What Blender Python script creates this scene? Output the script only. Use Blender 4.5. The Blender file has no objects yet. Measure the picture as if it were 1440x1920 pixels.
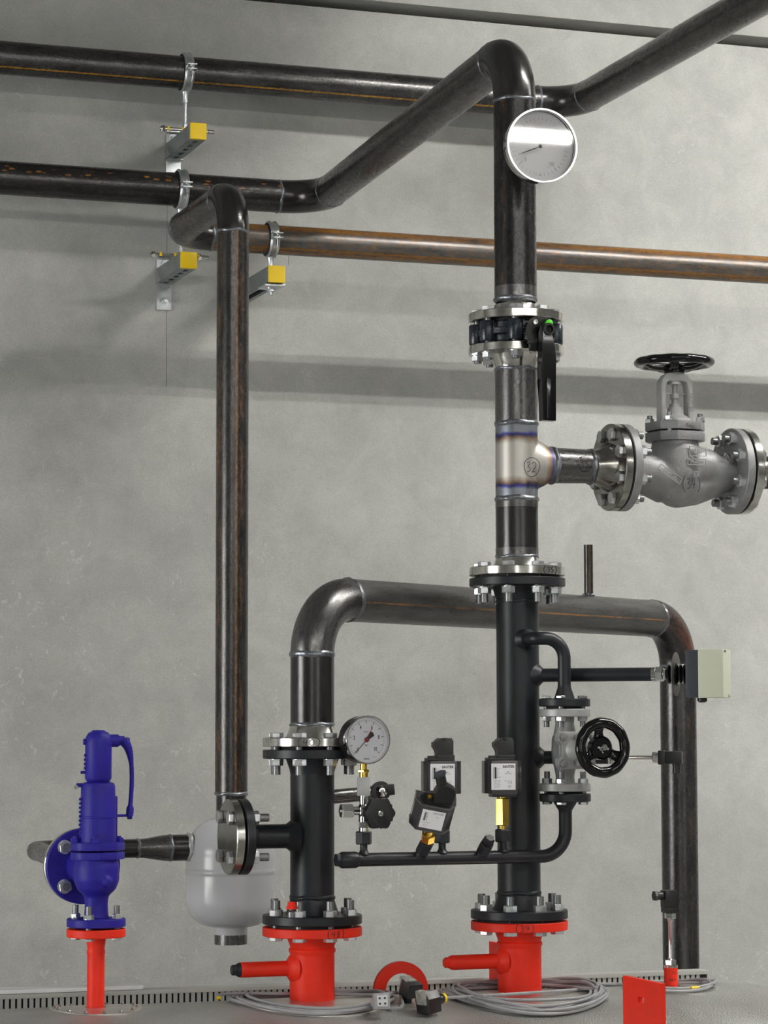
import bpy, bmesh, math, random
from math import pi, sin, cos, tan, radians, sqrt, atan2
from mathutils import Vector, Matrix, Euler
random.seed(7)
sc = bpy.context.scene
V = Vector

# ------------------------------------------------------------------ camera
F = 4900.0
CZ = 2.3
YAW, PITCH, ROLL = radians(19.0), radians(4.7), radians(-0.10)
CR = Matrix.Rotation(-YAW, 3, 'Z') @ Matrix.Rotation(pi/2+PITCH, 3, 'X') @ Matrix.Rotation(ROLL, 3, 'Z')
cam_d = bpy.data.cameras.new('camera')
cam = bpy.data.objects.new('camera', cam_d)
sc.collection.objects.link(cam)
cam.matrix_world = Matrix.Translation((0, 0, CZ)) @ CR.to_4x4()
cam_d.sensor_fit = 'VERTICAL'
cam_d.sensor_height = 24.0
cam_d.lens = 24.0*F/1920.0
cam_d.clip_start = 0.1
cam_d.clip_end = 60
sc.camera = cam

# ------------------------------------------------------------------ view + world
sc.view_settings.view_transform = 'Standard'
sc.view_settings.look = 'None'
sc.view_settings.gamma = 1.0
sc.view_settings.use_curve_mapping = False
sc.view_settings.exposure = 0.0
wd = bpy.data.worlds.new('World'); sc.world = wd; wd.use_nodes = True
wd.node_tree.nodes['Background'].inputs[0].default_value = (0.8, 0.85, 0.9, 1)
wd.node_tree.nodes['Background'].inputs[1].default_value = 0.05

# rows of ceiling lights: (first X, count, Y of tubes, tube radius, strength)
TUBE_Z = CZ+3.05
LIGHT_ROWS = [(3.05, 3, (3.76, 3.96), 0.019, 260.0), (-3.6, 7, (-5.0,), 0.034, 84.0)]
# added unseen fill panes: (wall, centre along the wall, sill z, width, height, strength)
FILL_PANES = [('left', 4.0, 1.0, 2.6, 2.4, 11.0), ('front', -2.9, 1.2, 1.1, 3.6, 3.5), ('front', 4.2, 1.2, 0.9, 3.6, 3.5)]

# ------------------------------------------------------------------ where the photo's lines meet the room
def ray(px, py):
    return (CR @ V(((px-720)/F, -(py-960)/F, -1.0)))
def at(px, py, Y):
    d = ray(px, py)
    return V((0, 0, CZ)) + d*(Y/d.y)
def mpp(px, py, Y):                       # metres per pixel there
    d = ray(px, py)
    return (Y/d.y)/F
def pix(p):
    c = CR.transposed() @ (V(p)-V((0, 0, CZ)))
    return (720+F*c.x/-c.z, 960-F*c.y/-c.z)

YW = 6.87      # face of the concrete wall
Y0 = 5.05      # boiler axis and the three nozzles
Y1, Y2, Y3, YR = 6.74, 6.69, 6.44, 5.89

# ------------------------------------------------------------------ object helpers
W = {}
COL = sc.collection
def thing(name, label, cat, loc=(0, 0, 0), group=None, M=None):
    o = bpy.data.objects.new(name, None)
    COL.objects.link(o)
    o.empty_display_size = 0.05
    M = M or Matrix.Translation(V(loc))
    o.matrix_basis = M
    W[o.name] = M.copy()
    o['label'] = label; o['category'] = cat
    if group: o['group'] = group
    return o
def mesh_of(bm, name, mat, smooth=35):
    me = bpy.data.meshes.new(name)
    bmesh.ops.recalc_face_normals(bm, faces=bm.faces)
    bm.to_mesh(me); bm.free()
    for p in me.polygons: p.use_smooth = True
    me.set_sharp_from_angle(angle=radians(smooth))
    for m in (mat if isinstance(mat, (list, tuple)) else [mat]):
        me.materials.append(m)
    return me
def link(me, name, parent=None, M=None, label=None):
    o = bpy.data.objects.new(name, me)
    COL.objects.link(o)
    M = M or Matrix.Identity(4)
    W[o.name] = M.copy()
    if parent is not None:
        o.parent = parent
        o.matrix_basis = W[parent.name].inverted() @ M
    else:
        o.matrix_basis = M
    if label: o['label'] = label
    return o
def part(name, bm, mat, parent=None, M=None, label=None, smooth=35):
    """bm is in the frame M (world when M is None; then the origin is moved to its centre)"""
    if M is None:
        lo = V((1e9,)*3); hi = V((-1e9,)*3)
        for v in bm.verts:
            for k in range(3):
                lo[k] = min(lo[k], v.co[k]); hi[k] = max(hi[k], v.co[k])
        c = (lo+hi)/2
        for v in bm.verts: v.co -= c
        M = Matrix.Translation(c)
    return link(mesh_of(bm, name, mat, smooth), name, parent, M, label)
def tag(o, label, cat, group=None, kind=None):
    o['label'] = label; o['category'] = cat
    if group: o['group'] = group
    if kind: o['kind'] = kind
    return o
def struct(name, bm, mat):
    o = part(name, bm, mat); o['kind'] = 'structure'; return o
def T(x, y=None, z=None):
    return Matrix.Translation(V(x) if y is None else V((x, y, z)))
def frame(origin, zdir, xhint=(1, 0, 0)):
    z = V(zdir).normalized(); x = V(xhint)
    x = (x - z*x.dot(z))
    if x.length < 1e-4:
        x = V((0, 1, 0)); x = x - z*x.dot(z)
    x.normalize(); y = z.cross(x)
    return Matrix(((x.x, y.x, z.x, origin[0]), (x.y, y.y, z.y, origin[1]), (x.z, y.z, z.z, origin[2]), (0, 0, 0, 1)))
RX = lambda a: Matrix.Rotation(a, 4, 'X')
RY = lambda a: Matrix.Rotation(a, 4, 'Y')
RZ = lambda a: Matrix.Rotation(a, 4, 'Z')

# ------------------------------------------------------------------ shape helpers
def ringface(bm, uv, ra, rb, ua, ub, n):
    for j in range(n):
        k = (j+1) % n
        try: f = bm.faces.new((ra[j], ra[k], rb[k], rb[j]))
        except ValueError: continue
        vals = ((ua, j/n), (ua, (j+1)/n), (ub, (j+1)/n), (ub, j/n))
        for lp, c in zip(f.loops, vals): lp[uv].uv = c
def tube(bm, pts, r, n0=(0, -1, 0), u0=0.0, n=36, cap=True, bore=0.0):
    uv = bm.loops.layers.uv.verify()
    pts = [V(p) for p in pts]; m = len(pts)
    rf = r if callable(r) else (lambda t: r)
    L = [0.0]
    for i in range(1, m): L.append(L[-1]+(pts[i]-pts[i-1]).length)
    tan_ = []
    for i in range(m):
        a = pts[min(i+1, m-1)]-pts[max(i-1, 0)]; tan_.append(a.normalized())
    nn = V(n0); nn = (nn-tan_[0]*nn.dot(tan_[0]))
    if nn.length < 1e-5: nn = tan_[0].orthogonal()
    nn.normalize()
    prev = None; pu = 0
    first = last = None
    for i in range(m):
        t = tan_[i]
        if i:
            q = tan_[i-1].rotation_difference(t); nn = q @ nn
            nn = (nn-t*nn.dot(t)).normalized()
        b = t.cross(nn); rr = rf(L[i]/max(L[-1], 1e-9))
        ring = [bm.verts.new(pts[i]+(nn*cos(2*pi*j/n)+b*sin(2*pi*j/n))*rr) for j in range(n)]
        if prev: ringface(bm, uv, prev, ring, u0+L[i-1], u0+L[i], n)
        else: first = ring
        prev = ring
    last = prev
    if cap:
        bm.faces.new(first[::-1]); bm.faces.new(last)
    return nn, u0+L[-1]
def lathe(bm, prof, M=None, n=40, phase=0.0, close=True, squash=1.0):
    uv = bm.loops.layers.uv.verify()
    M = M or Matrix.Identity(4); prev = None; u = 0; pp = None; pr = None
    for (r, z) in prof:
        if r < 1e-6: ring = [bm.verts.new(M @ V((0, 0, z)))]*1
        else: ring = [bm.verts.new(M @ V((r*cos(2*pi*(j/n)+phase), r*squash*sin(2*pi*(j/n)+phase), z))) for j in range(n)]
        if prev:
            u2 = u+math.hypot(r-pp[0], z-pp[1])
            if len(prev) == 1 and len(ring) > 1:
                for j in range(n): bm.faces.new((prev[0], ring[j], ring[(j+1) % n]))
            elif len(ring) == 1 and len(prev) > 1:
                for j in range(n): bm.faces.new((prev[(j+1) % n], prev[j], ring[0]))
            elif len(ring) > 1:
                ringface(bm, uv, prev, ring, u, u2, n)
            u = u2
        elif len(ring) > 1 and close: bm.faces.new(ring[::-1])
        prev = ring; pp = (r, z)
    if close and len(prev) > 1: bm.faces.new(prev)
def box(bm, sx, sy, sz, M=None, bev=0.0):
    g = bmesh.ops.create_cube(bm, size=1.0)
    vs = g['verts']
    for v in vs: v.co = V((v.co.x*sx, v.co.y*sy, v.co.z*sz))
    if bev > 0:
        es = list({e for v in vs for e in v.link_edges})
        r = bmesh.ops.bevel(bm, geom=es, offset=bev, segments=2, profile=0.7, affect='EDGES', clamp_overlap=True)
        done = set(); st = [v for v in r['verts']]
        vs = list({v for v in st} | {v for f in r['faces'] for v in f.verts})
    if M is not None:
        for v in vs: v.co = M @ v.co
def bar(bm, x0, x1, y0, y1, z0, z1, bev=0.0):
    box(bm, abs(x1-x0), abs(y1-y0), abs(z1-z0), T((x0+x1)/2, (y0+y1)/2, (z0+z1)/2), bev)
def prism(bm, out, z0, z1, M=None, bev=0.0):
    M = M or Matrix.Identity(4)
    a = [bm.verts.new(V((x, y, z0))) for x, y in out]
    b = [bm.verts.new(V((x, y, z1))) for x, y in out]
    n = len(out)
    fs = [bm.faces.new(a[::-1]), bm.faces.new(b)]
    for i in range(n): fs.append(bm.faces.new((a[i], a[(i+1) % n], b[(i+1) % n], b[i])))
    vs = a+b
    if bev > 0:
        es = list({e for f in fs[:2] for e in f.edges})
        r = bmesh.ops.bevel(bm, geom=es, offset=bev, segments=2, profile=0.7, affect='EDGES', clamp_overlap=True)
        vs = list({v for f in bm.faces for v in f.verts if f in r['faces']} | {v for v in vs if v.is_valid})
        # the outline rings that the bevel kept
        seen = set(vs); st = list(vs)
        while st:
            v = st.pop()
            for e in v.link_edges:
                w = e.other_vert(v)
                if w not in seen: seen.add(w); st.append(w)
        vs = list(seen)
    for v in vs: v.co = M @ v.co
def hexa(bm, af, z0, z1, M=None, phase=0.0, ch=0.0012):
    R = af/2/cos(pi/6)
    lathe(bm, [(R-ch, z0), (R, z0+ch), (R, z1-ch), (R-ch, z1)], M, 6, phase)
def ringprof(bm, r0, r1, z0, z1, M=None, n=40, bev=0.001):
    lathe(bm, [(r0, z0), (r1-bev, z0), (r1, z0+bev), (r1, z1-bev), (r1-bev, z1), (r0, z1), (r0, z0)], M, n, close=False)
def arc(c, r, a0, a1, n, ux, uy):
    c, ux, uy = V(c), V(ux), V(uy)
    return [c+(ux*cos(a0+(a1-a0)*i/n)+uy*sin(a0+(a1-a0)*i/n))*r for i in range(n+1)]
def fillet(pts, R, seg=12):
    """polyline -> smooth path with arcs of radius R at the inner corners"""
    pts = [V(p) for p in pts]; out = [pts[0]]
    for i in range(1, len(pts)-1):
        d0 = (pts[i]-pts[i-1]).normalized(); d1 = (pts[i+1]-pts[i]).normalized()
        ang = d0.angle(d1)
        if ang < 1e-3: out.append(pts[i]); continue
        t = R*tan(ang/2)
        a = pts[i]-d0*t
        inw = (d1-d0*d0.dot(d1)).normalized()
        out += arc(a+inw*R, R, 0, ang, seg, -inw, d0)
    out.append(pts[-1]); return out
def spline(pts, n=8, closed=False):
    pts = [V(p) for p in pts]; out = []; m = len(pts)
    rng = range(m if closed else m-1)
    for i in rng:
        p0 = pts[(i-1) % m] if (closed or i > 0) else pts[0]; p1 = pts[i]; p2 = pts[(i+1) % m]
        p3 = pts[(i+2) % m] if (closed or i+2 < m) else pts[-1]
        for k in range(n):
            t = k/n
            out.append(0.5*((2*p1)+(p2-p0)*t+(2*p0-5*p1+4*p2-p3)*t*t+(3*p1-p0-3*p2+p3)*t**3))
    if not closed: out.append(pts[-1])
    return out
def bead(parent, c, axis, r, mat, w=0.0045, h=0.0022, label=None):
    bm = bmesh.new()
    M = frame(c, axis)
    n = 44; rings = []
    rnd = random.Random(int(c[0]*9999+c[2]*777))
    ph = [rnd.uniform(0, 6.28) for _ in range(4)]
    for k in range(7):
        t = k/6; z = (t-0.5)*2*w; hh = h*sin(pi*t)
        row = []
        for j in range(n):
            a = 2*pi*j/n
            wob = 1+0.25*sin(9*a+ph[0])+0.2*sin(17*a+ph[1])
            row.append(bm.verts.new(M @ V(((r-0.0006+hh*wob)*cos(a), (r-0.0006+hh*wob)*sin(a), z+0.0012*sin(5*a+ph[2])))))
        rings.append(row)
    for a, b in zip(rings, rings[1:]):
        for j in range(n): bm.faces.new((a[j], a[(j+1) % n], b[(j+1) % n], b[j]))
    return part('weld_bead', bm, mat, parent, label=label)
def pipeline(parent, pts, r, R, mat, emat=None, wmat=None, n0=(0, -1, 0), names=('pipe_run', 'elbow'), endcap=True, n=36):
    """straight runs, elbows and the weld beads between them, each a part"""
    pts = [V(p) for p in pts]; emat = emat or mat
    a = pts[0]; nn = V(n0); u = 0.0
    for i in range(1, len(pts)):
        d0 = (pts[i]-pts[i-1]).normalized()
        if i < len(pts)-1:
            d1 = (pts[i+1]-pts[i]).normalized(); ang = d0.angle(d1); t = R*tan(ang/2)
            b = pts[i]-d0*t
        else: b = pts[i]
        bm = bmesh.new(); k = max(1, int((b-a).length/0.25))
        nn, u = tube(bm, [a.lerp(b, j/k) for j in range(k+1)], r, nn, u, n)
        part(names[0], bm, mat[i-1] if isinstance(mat, list) else mat, parent)
        if i < len(pts)-1:
            inw = (d1-d0*d0.dot(d1)).normalized()
            path = arc(b+inw*R, R, 0, ang, 20, -inw, d0)
            bm = bmesh.new(); nn, u = tube(bm, path, r*1.006, nn, u, n)
            part(names[1], bm, emat, parent)
            if wmat:
                bead(parent, b, d0, r, wmat)
                bead(parent, path[-1], d1, r, wmat)
            a = path[-1]
def remesh(o, voxel=0.003, it=6):
    m = o.modifiers.new('blend', 'REMESH'); m.mode = 'VOXEL'; m.voxel_size = voxel; m.use_smooth_shade = True
    s = o.modifiers.new('soft', 'SMOOTH'); s.factor = 0.5; s.iterations = it
def text_mesh(bm, s, size, M, align='CENTER', ext=0.0, sx=1.0, bold=0.0):
    cu = bpy.data.curves.new('t', 'FONT'); cu.body = s; cu.size = size
    cu.align_x = align; cu.align_y = 'CENTER'; cu.resolution_u = 2; cu.extrude = ext; cu.offset = bold*size
    ob = bpy.data.objects.new('t', cu)
    me = bpy.data.meshes.new_from_object(ob)
    MM = M @ Matrix.Diagonal((sx, 1, 1, 1))
    vs = [bm.verts.new(MM @ v.co) for v in me.vertices]
    for p in me.polygons:
        try: bm.faces.new([vs[i] for i in p.vertices])
        except ValueError: pass
    bpy.data.objects.remove(ob); bpy.data.curves.remove(cu); bpy.data.meshes.remove(me)
# felt-pen handwriting: strokes in a unit box, mapped on a surface by fn(x, y) -> point
GLY = {'0': [[(.5, 1), (.15, .75), (.1, .3), (.4, 0), (.8, .2), (.85, .7), (.5, 1), (.4, .9)]],
       '2': [[(.1, .8), (.4, 1), (.8, .85), (.75, .5), (.1, 0), (.5, .08), (.95, .02)]],
       '3': [[(.1, .9), (.6, 1), (.75, .8), (.35, .55), (.8, .4), (.7, .1), (.1, 0)]],
       '4': [[(.3, 1), (.1, .45), (.8, .5)], [(.75, .95), (.6, .5), (.5, 0)]],
       '5': [[(.8, 1), (.25, .95), (.2, .55), (.7, .5), (.8, .2), (.4, 0), (.1, .1)]],
       '7': [[(.1, .95), (.8, 1), (.45, .5), (.3, 0)], [(.25, .5), (.75, .55)]],
       '8': [[(.8, .9), (.4, 1), (.2, .75), (.7, .4), (.7, .1), (.3, 0), (.2, .25), (.6, .6), (.8, .9)]],
       '9': [[(.8, .7), (.4, .5), (.15, .8), (.5, 1), (.8, .75), (.7, .3), (.5, 0)]],
       '/': [[(.9, 1.15), (.2, -.2)]],
       '(': [[(.8, 1.25), (.35, .8), (.3, .2), (.6, -.3)]],
       ')': [[(.3, 1.25), (.7, .8), (.7, .2), (.3, -.3)]],
       '-': [[(.1, .5), (.9, .5)]]}
def handwrite(bm, s, h, w, fn, th=0.0014, circle=False):
    n = len(s); adv = w*1.15; x0 = -adv*n/2
    strokes = []
    for i, ch in enumerate(s):
        for st in GLY.get(ch, []):
            q = spline([(x0+i*adv+p[0]*w, (p[1]-.5)*h, 0) for p in st], 4)
            strokes.append(q)
    if circle:
        q = [V((cos(a)*adv*n*0.68*(1+.05*sin(3*a)), sin(a)*h*0.98*(1+.04*sin(2*a+1)), 0)) for a in [2*pi*k/28+0.4 for k in range(30)]]
        strokes.append(q)
    for q in strokes:
        pr = None
        for i in range(len(q)):
            d = (q[min(i+1, len(q)-1)]-q[max(i-1, 0)])
            if d.length < 1e-9: continue
            d.normalize(); nx = V((-d.y, d.x, 0))*th/2
            a = bm.verts.new(fn((q[i]+nx).x, (q[i]+nx).y)); b = bm.verts.new(fn((q[i]-nx).x, (q[i]-nx).y))
            if pr:
                try: bm.faces.new((pr[0], a, b, pr[1]))
                except ValueError: pass
            pr = (a, b)
def ontee(c, r, x0, zc):
    """front of the tee: the run and the branch, whichever stands further out"""
    c = V(c)
    def fn(x, y):
        X = x0+x; z = c.z+y
        a = sqrt(max(r*r-X*X, 0)); zz__ = z-zc
        b = 0.0415*sqrt(max(1-(zz__/0.055)**2, 0))
        return V((c.x+X, c.y-max(a, b)-0.0016, z))
    return fn
def oncyl(c, r, a0, off=0.0005):
    """vertical cylinder: x runs to the right as seen from the front, a0 = angle of the middle (0 = towards -Y)"""
    c = V(c)
    def fn(x, y):
        a = a0+x/r
        return c+V((sin(a)*(r+off), -cos(a)*(r+off), y))
    return fn

# ------------------------------------------------------------------ materials
def newmat(name):
    m = bpy.data.materials.new(name); m.use_nodes = True
    nt = m.node_tree; b = nt.nodes['Principled BSDF']
    return m, nt, b
def nd(nt, kind, **kw):
    n = nt.nodes.new(kind)
    for k, v in kw.items():
        if k.startswith('i_'): n.inputs[int(k[2:]) if k[2:].isdigit() else k[2:].replace('_', ' ')].default_value = v
        else: setattr(n, k, v)
    return n
def ramp(nt, stops, interp='LINEAR'):
    n = nt.nodes.new('ShaderNodeValToRGB'); n.color_ramp.interpolation = interp
    el = n.color_ramp.elements
    while len(el) < len(stops): el.new(0.5)
    for e, (p, c) in zip(el, stops):
        e.position = p; e.color = (c[0], c[1], c[2], 1) if isinstance(c, (tuple, list)) else (c, c, c, 1)
    return n
def simple(name, col, metal=0.0, rough=0.5, var=0.0, vscale=20.0, bump=0.0, bscale=200.0, coat=0.0, spec=0.5, aniso=0.0):
    m, nt, b = newmat(name); L = nt.links.new
    b.inputs['Base Color'].default_value = (*col, 1)
    b.inputs['Metallic'].default_value = metal; b.inputs['Roughness'].default_value = rough
    b.inputs['Coat Weight'].default_value = coat; b.inputs['Coat Roughness'].default_value = 0.08
    b.inputs['Specular IOR Level'].default_value = spec
    if aniso: b.inputs['Anisotropic'].default_value = aniso
    if var or bump:
        tc = nd(nt, 'ShaderNodeTexCoord')
    if var:
        no = nd(nt, 'ShaderNodeTexNoise'); no.inputs['Scale'].default_value = vscale; no.inputs['Detail'].default_value = 6
        L(tc.outputs['Object'], no.inputs['Vector'])
        r = ramp(nt, [(0.3, [c*(1-var) for c in col]), (0.7, [min(1, c*(1+var)) for c in col])])
        L(no.outputs['Fac'], r.inputs[0]); L(r.outputs[0], b.inputs['Base Color'])
        mr = nd(nt, 'ShaderNodeMapRange'); mr.inputs[3].default_value = max(0.03, rough*(1-var*.6)); mr.inputs[4].default_value = min(1, rough*(1+var*.6))
        L(no.outputs['Fac'], mr.inputs[0]); L(mr.outputs[0], b.inputs['Roughness'])
    if bump:
        nb = nd(nt, 'ShaderNodeTexNoise'); nb.inputs['Scale'].default_value = bscale; nb.inputs['Detail'].default_value = 3
        L(tc.outputs['Object'], nb.inputs['Vector'])
        bp = nd(nt, 'ShaderNodeBump'); bp.inputs['Strength'].default_value = bump; bp.inputs['Distance'].default_value = 0.002
        L(nb.outputs['Fac'], bp.inputs['Height']); L(bp.outputs[0], b.inputs['Normal'])
    return m
def steel(name, dark=0.035, light=0.10, rust=(), rustall=0.0, rough=0.38, metal=0.75, tint=(1.0, 0.97, 0.95), spots=None, rcol=((0.10, 0.035, 0.012), (0.50, 0.20, 0.03))):
    """mill-scale steel pipe: UV x = metres along, UV y = turn around the pipe; rust = (centre, half width, strength) stripes"""
    m, nt, b = newmat(name); L = nt.links.new
    uv = nd(nt, 'ShaderNodeTexCoord'); sep = nd(nt, 'ShaderNodeSeparateXYZ'); L(uv.outputs['UV'], sep.inputs[0])
    # seam-free coordinates: (u, cos, sin)
    ang = nd(nt, 'ShaderNodeMath', operation='MULTIPLY'); ang.inputs[1].default_value = 2*pi; L(sep.outputs[1], ang.inputs[0])
    cs = nd(nt, 'ShaderNodeMath', operation='COSINE'); sn = nd(nt, 'ShaderNodeMath', operation='SINE')
    L(ang.outputs[0], cs.inputs[0]); L(ang.outputs[0], sn.inputs[0])
    us = nd(nt, 'ShaderNodeMath', operation='MULTIPLY'); us.inputs[1].default_value = 4.0; L(sep.outputs[0], us.inputs[0])
    cmb = nd(nt, 'ShaderNodeCombineXYZ'); L(us.outputs[0], cmb.inputs[0]); L(cs.outputs[0], cmb.inputs[1]); L(sn.outputs[0], cmb.inputs[2])
    n1 = nd(nt, 'ShaderNodeTexNoise'); n1.inputs['Scale'].default_value = 2.2; n1.inputs['Detail'].default_value = 8; n1.inputs['Roughness'].default_value = 0.7
    L(cmb.outputs[0], n1.inputs['Vector'])
    r1 = ramp(nt, [(0.3, [dark*t for t in tint]), (0.72, [light*t for t in tint])]); L(n1.outputs['Fac'], r1.inputs[0])
    col = r1.outputs[0]
    us2 = nd(nt, 'ShaderNodeMath', operation='MULTIPLY'); us2.inputs[1].default_value = 9.0; L(sep.outputs[0], us2.inputs[0])
    cm2 = nd(nt, 'ShaderNodeCombineXYZ'); L(us2.outputs[0], cm2.inputs[0]); L(cs.outputs[0], cm2.inputs[1]); L(sn.outputs[0], cm2.inputs[2])
    n2 = nd(nt, 'ShaderNodeTexNoise'); n2.inputs['Scale'].default_value = 5.0; n2.inputs['Detail'].default_value = 8; n2.inputs['Roughness'].default_value = 0.75
    L(cm2.outputs[0], n2.inputs['Vector'])
    rc = ramp(nt, [(0.3, rcol[0]), (0.7, rcol[1])]); L(n2.outputs['Fac'], rc.inputs[0])
    fac = None
    def addf(x):
        nonlocal fac
        if fac is None: fac = x
        else:
            mx = nd(nt, 'ShaderNodeMath', operation='MAXIMUM'); L(fac, mx.inputs[0]); L(x, mx.inputs[1]); fac = mx.outputs[0]
    for (c, hw, st) in rust:
        d = nd(nt, 'ShaderNodeMath', operation='SUBTRACT'); L(sep.outputs[1], d.inputs[0]); d.inputs[1].default_value = c % 1.0
        w = nd(nt, 'ShaderNodeMath', operation='WRAP'); L(d.outputs[0], w.inputs[0]); w.inputs[1].default_value = 0.5; w.inputs[2].default_value = -0.5
        ab = nd(nt, 'ShaderNodeMath', operation='ABSOLUTE'); L(w.outputs[0], ab.inputs[0])
        mr = nd(nt, 'ShaderNodeMapRange'); mr.interpolation_type = 'SMOOTHSTEP'; L(ab.outputs[0], mr.inputs[0]); mr.inputs[1].default_value = hw; mr.inputs[2].default_value = hw*0.15
        mr.inputs[3].default_value = 0; mr.inputs[4].default_value = 1
        k = nd(nt, 'ShaderNodeMapRange'); L(n1.outputs['Fac'], k.inputs[0]); k.inputs[1].default_value = 0.62-0.3*st; k.inputs[2].default_value = 0.75-0.3*st
        mu = nd(nt, 'ShaderNodeMath', operation='MULTIPLY'); L(mr.outputs[0], mu.inputs[0]); L(k.outputs[0], mu.inputs[1])
        m2 = nd(nt, 'ShaderNodeMath', operation='MULTIPLY'); L(mu.outputs[0], m2.inputs[0]); m2.inputs[1].default_value = min(1, st)
        addf(m2.outputs[0])
    if rustall:
        k = nd(nt, 'ShaderNodeMapRange'); L(n2.outputs['Fac'], k.inputs[0]); k.inputs[1].default_value = 0.62-0.3*rustall; k.inputs[2].default_value = 0.85-0.3*rustall; k.inputs[4].default_value = min(1, rustall*1.1)
        addf(k.outputs[0])
    if spots:
        vo = nd(nt, 'ShaderNodeTexVoronoi'); vo.inputs['Scale'].default_value = 3.2; L(cm2.outputs[0], vo.inputs['Vector'])
        k = nd(nt, 'ShaderNodeMapRange'); L(vo.outputs['Distance'], k.inputs[0]); k.inputs[1].default_value = 0.30; k.inputs[2].default_value = 0.16
        d = nd(nt, 'ShaderNodeMath', operation='SUBTRACT'); L(sep.outputs[1], d.inputs[0]); d.inputs[1].default_value = spots % 1.0
        w = nd(nt, 'ShaderNodeMath', operation='WRAP'); L(d.outputs[0], w.inputs[0]); w.inputs[1].default_value = 0.5; w.inputs[2].default_value = -0.5
        ab = nd(nt, 'ShaderNodeMath', operation='ABSOLUTE'); L(w.outputs[0], ab.inputs[0])
        mr = nd(nt, 'ShaderNodeMapRange'); L(ab.outputs[0], mr.inputs[0]); mr.inputs[1].default_value = 0.055; mr.inputs[2].default_value = 0.02
        mu = nd(nt, 'ShaderNodeMath', operation='MULTIPLY'); L(mr.outputs[0], mu.inputs[0]); L(k.outputs[0], mu.inputs[1]); addf(mu.outputs[0])
    if fac is not None:
        mix = nd(nt, 'ShaderNodeMix', data_type='RGBA'); L(fac, mix.inputs['Factor']); L(col, mix.inputs['A']); L(rc.outputs[0], mix.inputs['B'])
        col = mix.outputs['Result']
        mm = nd(nt, 'ShaderNodeMapRange'); L(fac, mm.inputs[0]); mm.inputs[3].default_value = metal; mm.inputs[4].default_value = 0.15
        L(mm.outputs[0], b.inputs['Metallic'])
    else: b.inputs['Metallic'].default_value = metal
    L(col, b.inputs['Base Color'])
    rr = nd(nt, 'ShaderNodeMapRange'); L(n2.outputs['Fac'], rr.inputs[0]); rr.inputs[1].default_value = 0.3; rr.inputs[2].default_value = 0.7
    rr.inputs[3].default_value = rough*0.75; rr.inputs[4].default_value = rough*1.3; L(rr.outputs[0], b.inputs['Roughness'])
    bp = nd(nt, 'ShaderNodeBump'); bp.inputs['Strength'].default_value = 0.075; bp.inputs['Distance'].default_value = 0.002
    us3 = nd(nt, 'ShaderNodeMath', operation='MULTIPLY'); us3.inputs[1].default_value = 14.0; L(sep.outputs[0], us3.inputs[0])
    cm3 = nd(nt, 'ShaderNodeCombineXYZ'); L(us3.outputs[0], cm3.inputs[0]); L(cs.outputs[0], cm3.inputs[1]); L(sn.outputs[0], cm3.inputs[2])
    n3 = nd(nt, 'ShaderNodeTexNoise'); n3.inputs['Scale'].default_value = 26; n3.inputs['Detail'].default_value = 3; L(cm3.outputs[0], n3.inputs['Vector'])
    hs = nd(nt, 'ShaderNodeMath', operation='ADD'); L(n2.outputs['Fac'], hs.inputs[0]); L(n3.outputs['Fac'], hs.inputs[1])
    L(hs.outputs[0], bp.inputs['Height']); L(bp.outputs[0], b.inputs['Normal'])
    return m
def tinted(name, z0, z1, top=True, base=(0.50, 0.475, 0.44), axis='Z', ztop=None):
    """bright tee steel with heat-tint bands near its welds; z0..z1 in object space"""
    m, nt, b = newmat(name); L = nt.links.new
    tc = nd(nt, 'ShaderNodeTexCoord'); sep = nd(nt, 'ShaderNodeSeparateXYZ'); L(tc.outputs['Object'], sep.inputs[0])
    no = nd(nt, 'ShaderNodeTexNoise'); no.inputs['Scale'].default_value = 25; no.inputs['Detail'].default_value = 6; L(tc.outputs['Object'], no.inputs['Vector'])
    ad = nd(nt, 'ShaderNodeMath', operation='MULTIPLY_ADD'); L(no.outputs['Fac'], ad.inputs[0]); ad.inputs[1].default_value = 0.02
    L(sep.outputs[{'X': 0, 'Z': 2}[axis]], ad.inputs[2])
    mr = nd(nt, 'ShaderNodeMapRange'); L(ad.outputs[0], mr.inputs[0]); mr.inputs[1].default_value = z0+0.01; mr.inputs[2].default_value = z1+0.01
    g = (0.22, 0.235, 0.26)
    r = ramp(nt, [(0.0, g), (0.12, g), (0.155, (0.03, 0.035, 0.20)), (0.18, (0.06, 0.05, 0.09)), (0.21, (0.22, 0.15, 0.10)), (0.29, base),
                  (0.71, base), (0.79, (0.22, 0.15, 0.10)), (0.82, (0.06, 0.05, 0.09)), (0.845, (0.03, 0.035, 0.20)), (0.88, g), (1.0, g)])
    L(mr.outputs[0], r.inputs[0])
    # branch end
    m2 = nd(nt, 'ShaderNodeMapRange'); L(sep.outputs[0], m2.inputs[0]); m2.inputs[1].default_value = 0.03; m2.inputs[2].default_value = 0.075
    r2 = ramp(nt, [(0.0, (1, 1, 1)), (0.5, (1, 1, 1)), (0.7, (0.75, 0.5, 0.3)), (0.85, (0.2, 0.2, 0.55)), (1.0, (0.5, 0.52, 0.58))])
    L(m2.outputs[0], r2.inputs[0])
    mx = nd(nt, 'ShaderNodeMix', data_type='RGBA', blend_type='MULTIPLY'); mx.inputs['Factor'].default_value = 1
    L(r.outputs[0], mx.inputs['A']); L(r2.outputs[0], mx.inputs['B']); L(mx.outputs['Result'], b.inputs['Base Color'])
    b.inputs['Metallic'].default_value = 0.7; b.inputs['Roughness'].default_value = 0.45
    return m
MT = {}
MT['pipe1'] = steel('mill scale steel with a rust seam', 0.04, 0.12, rust=((0.128, 0.014, 0.95),), rough=0.27, rcol=((0.18, 0.07, 0.01), (0.66, 0.34, 0.03)))
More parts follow.
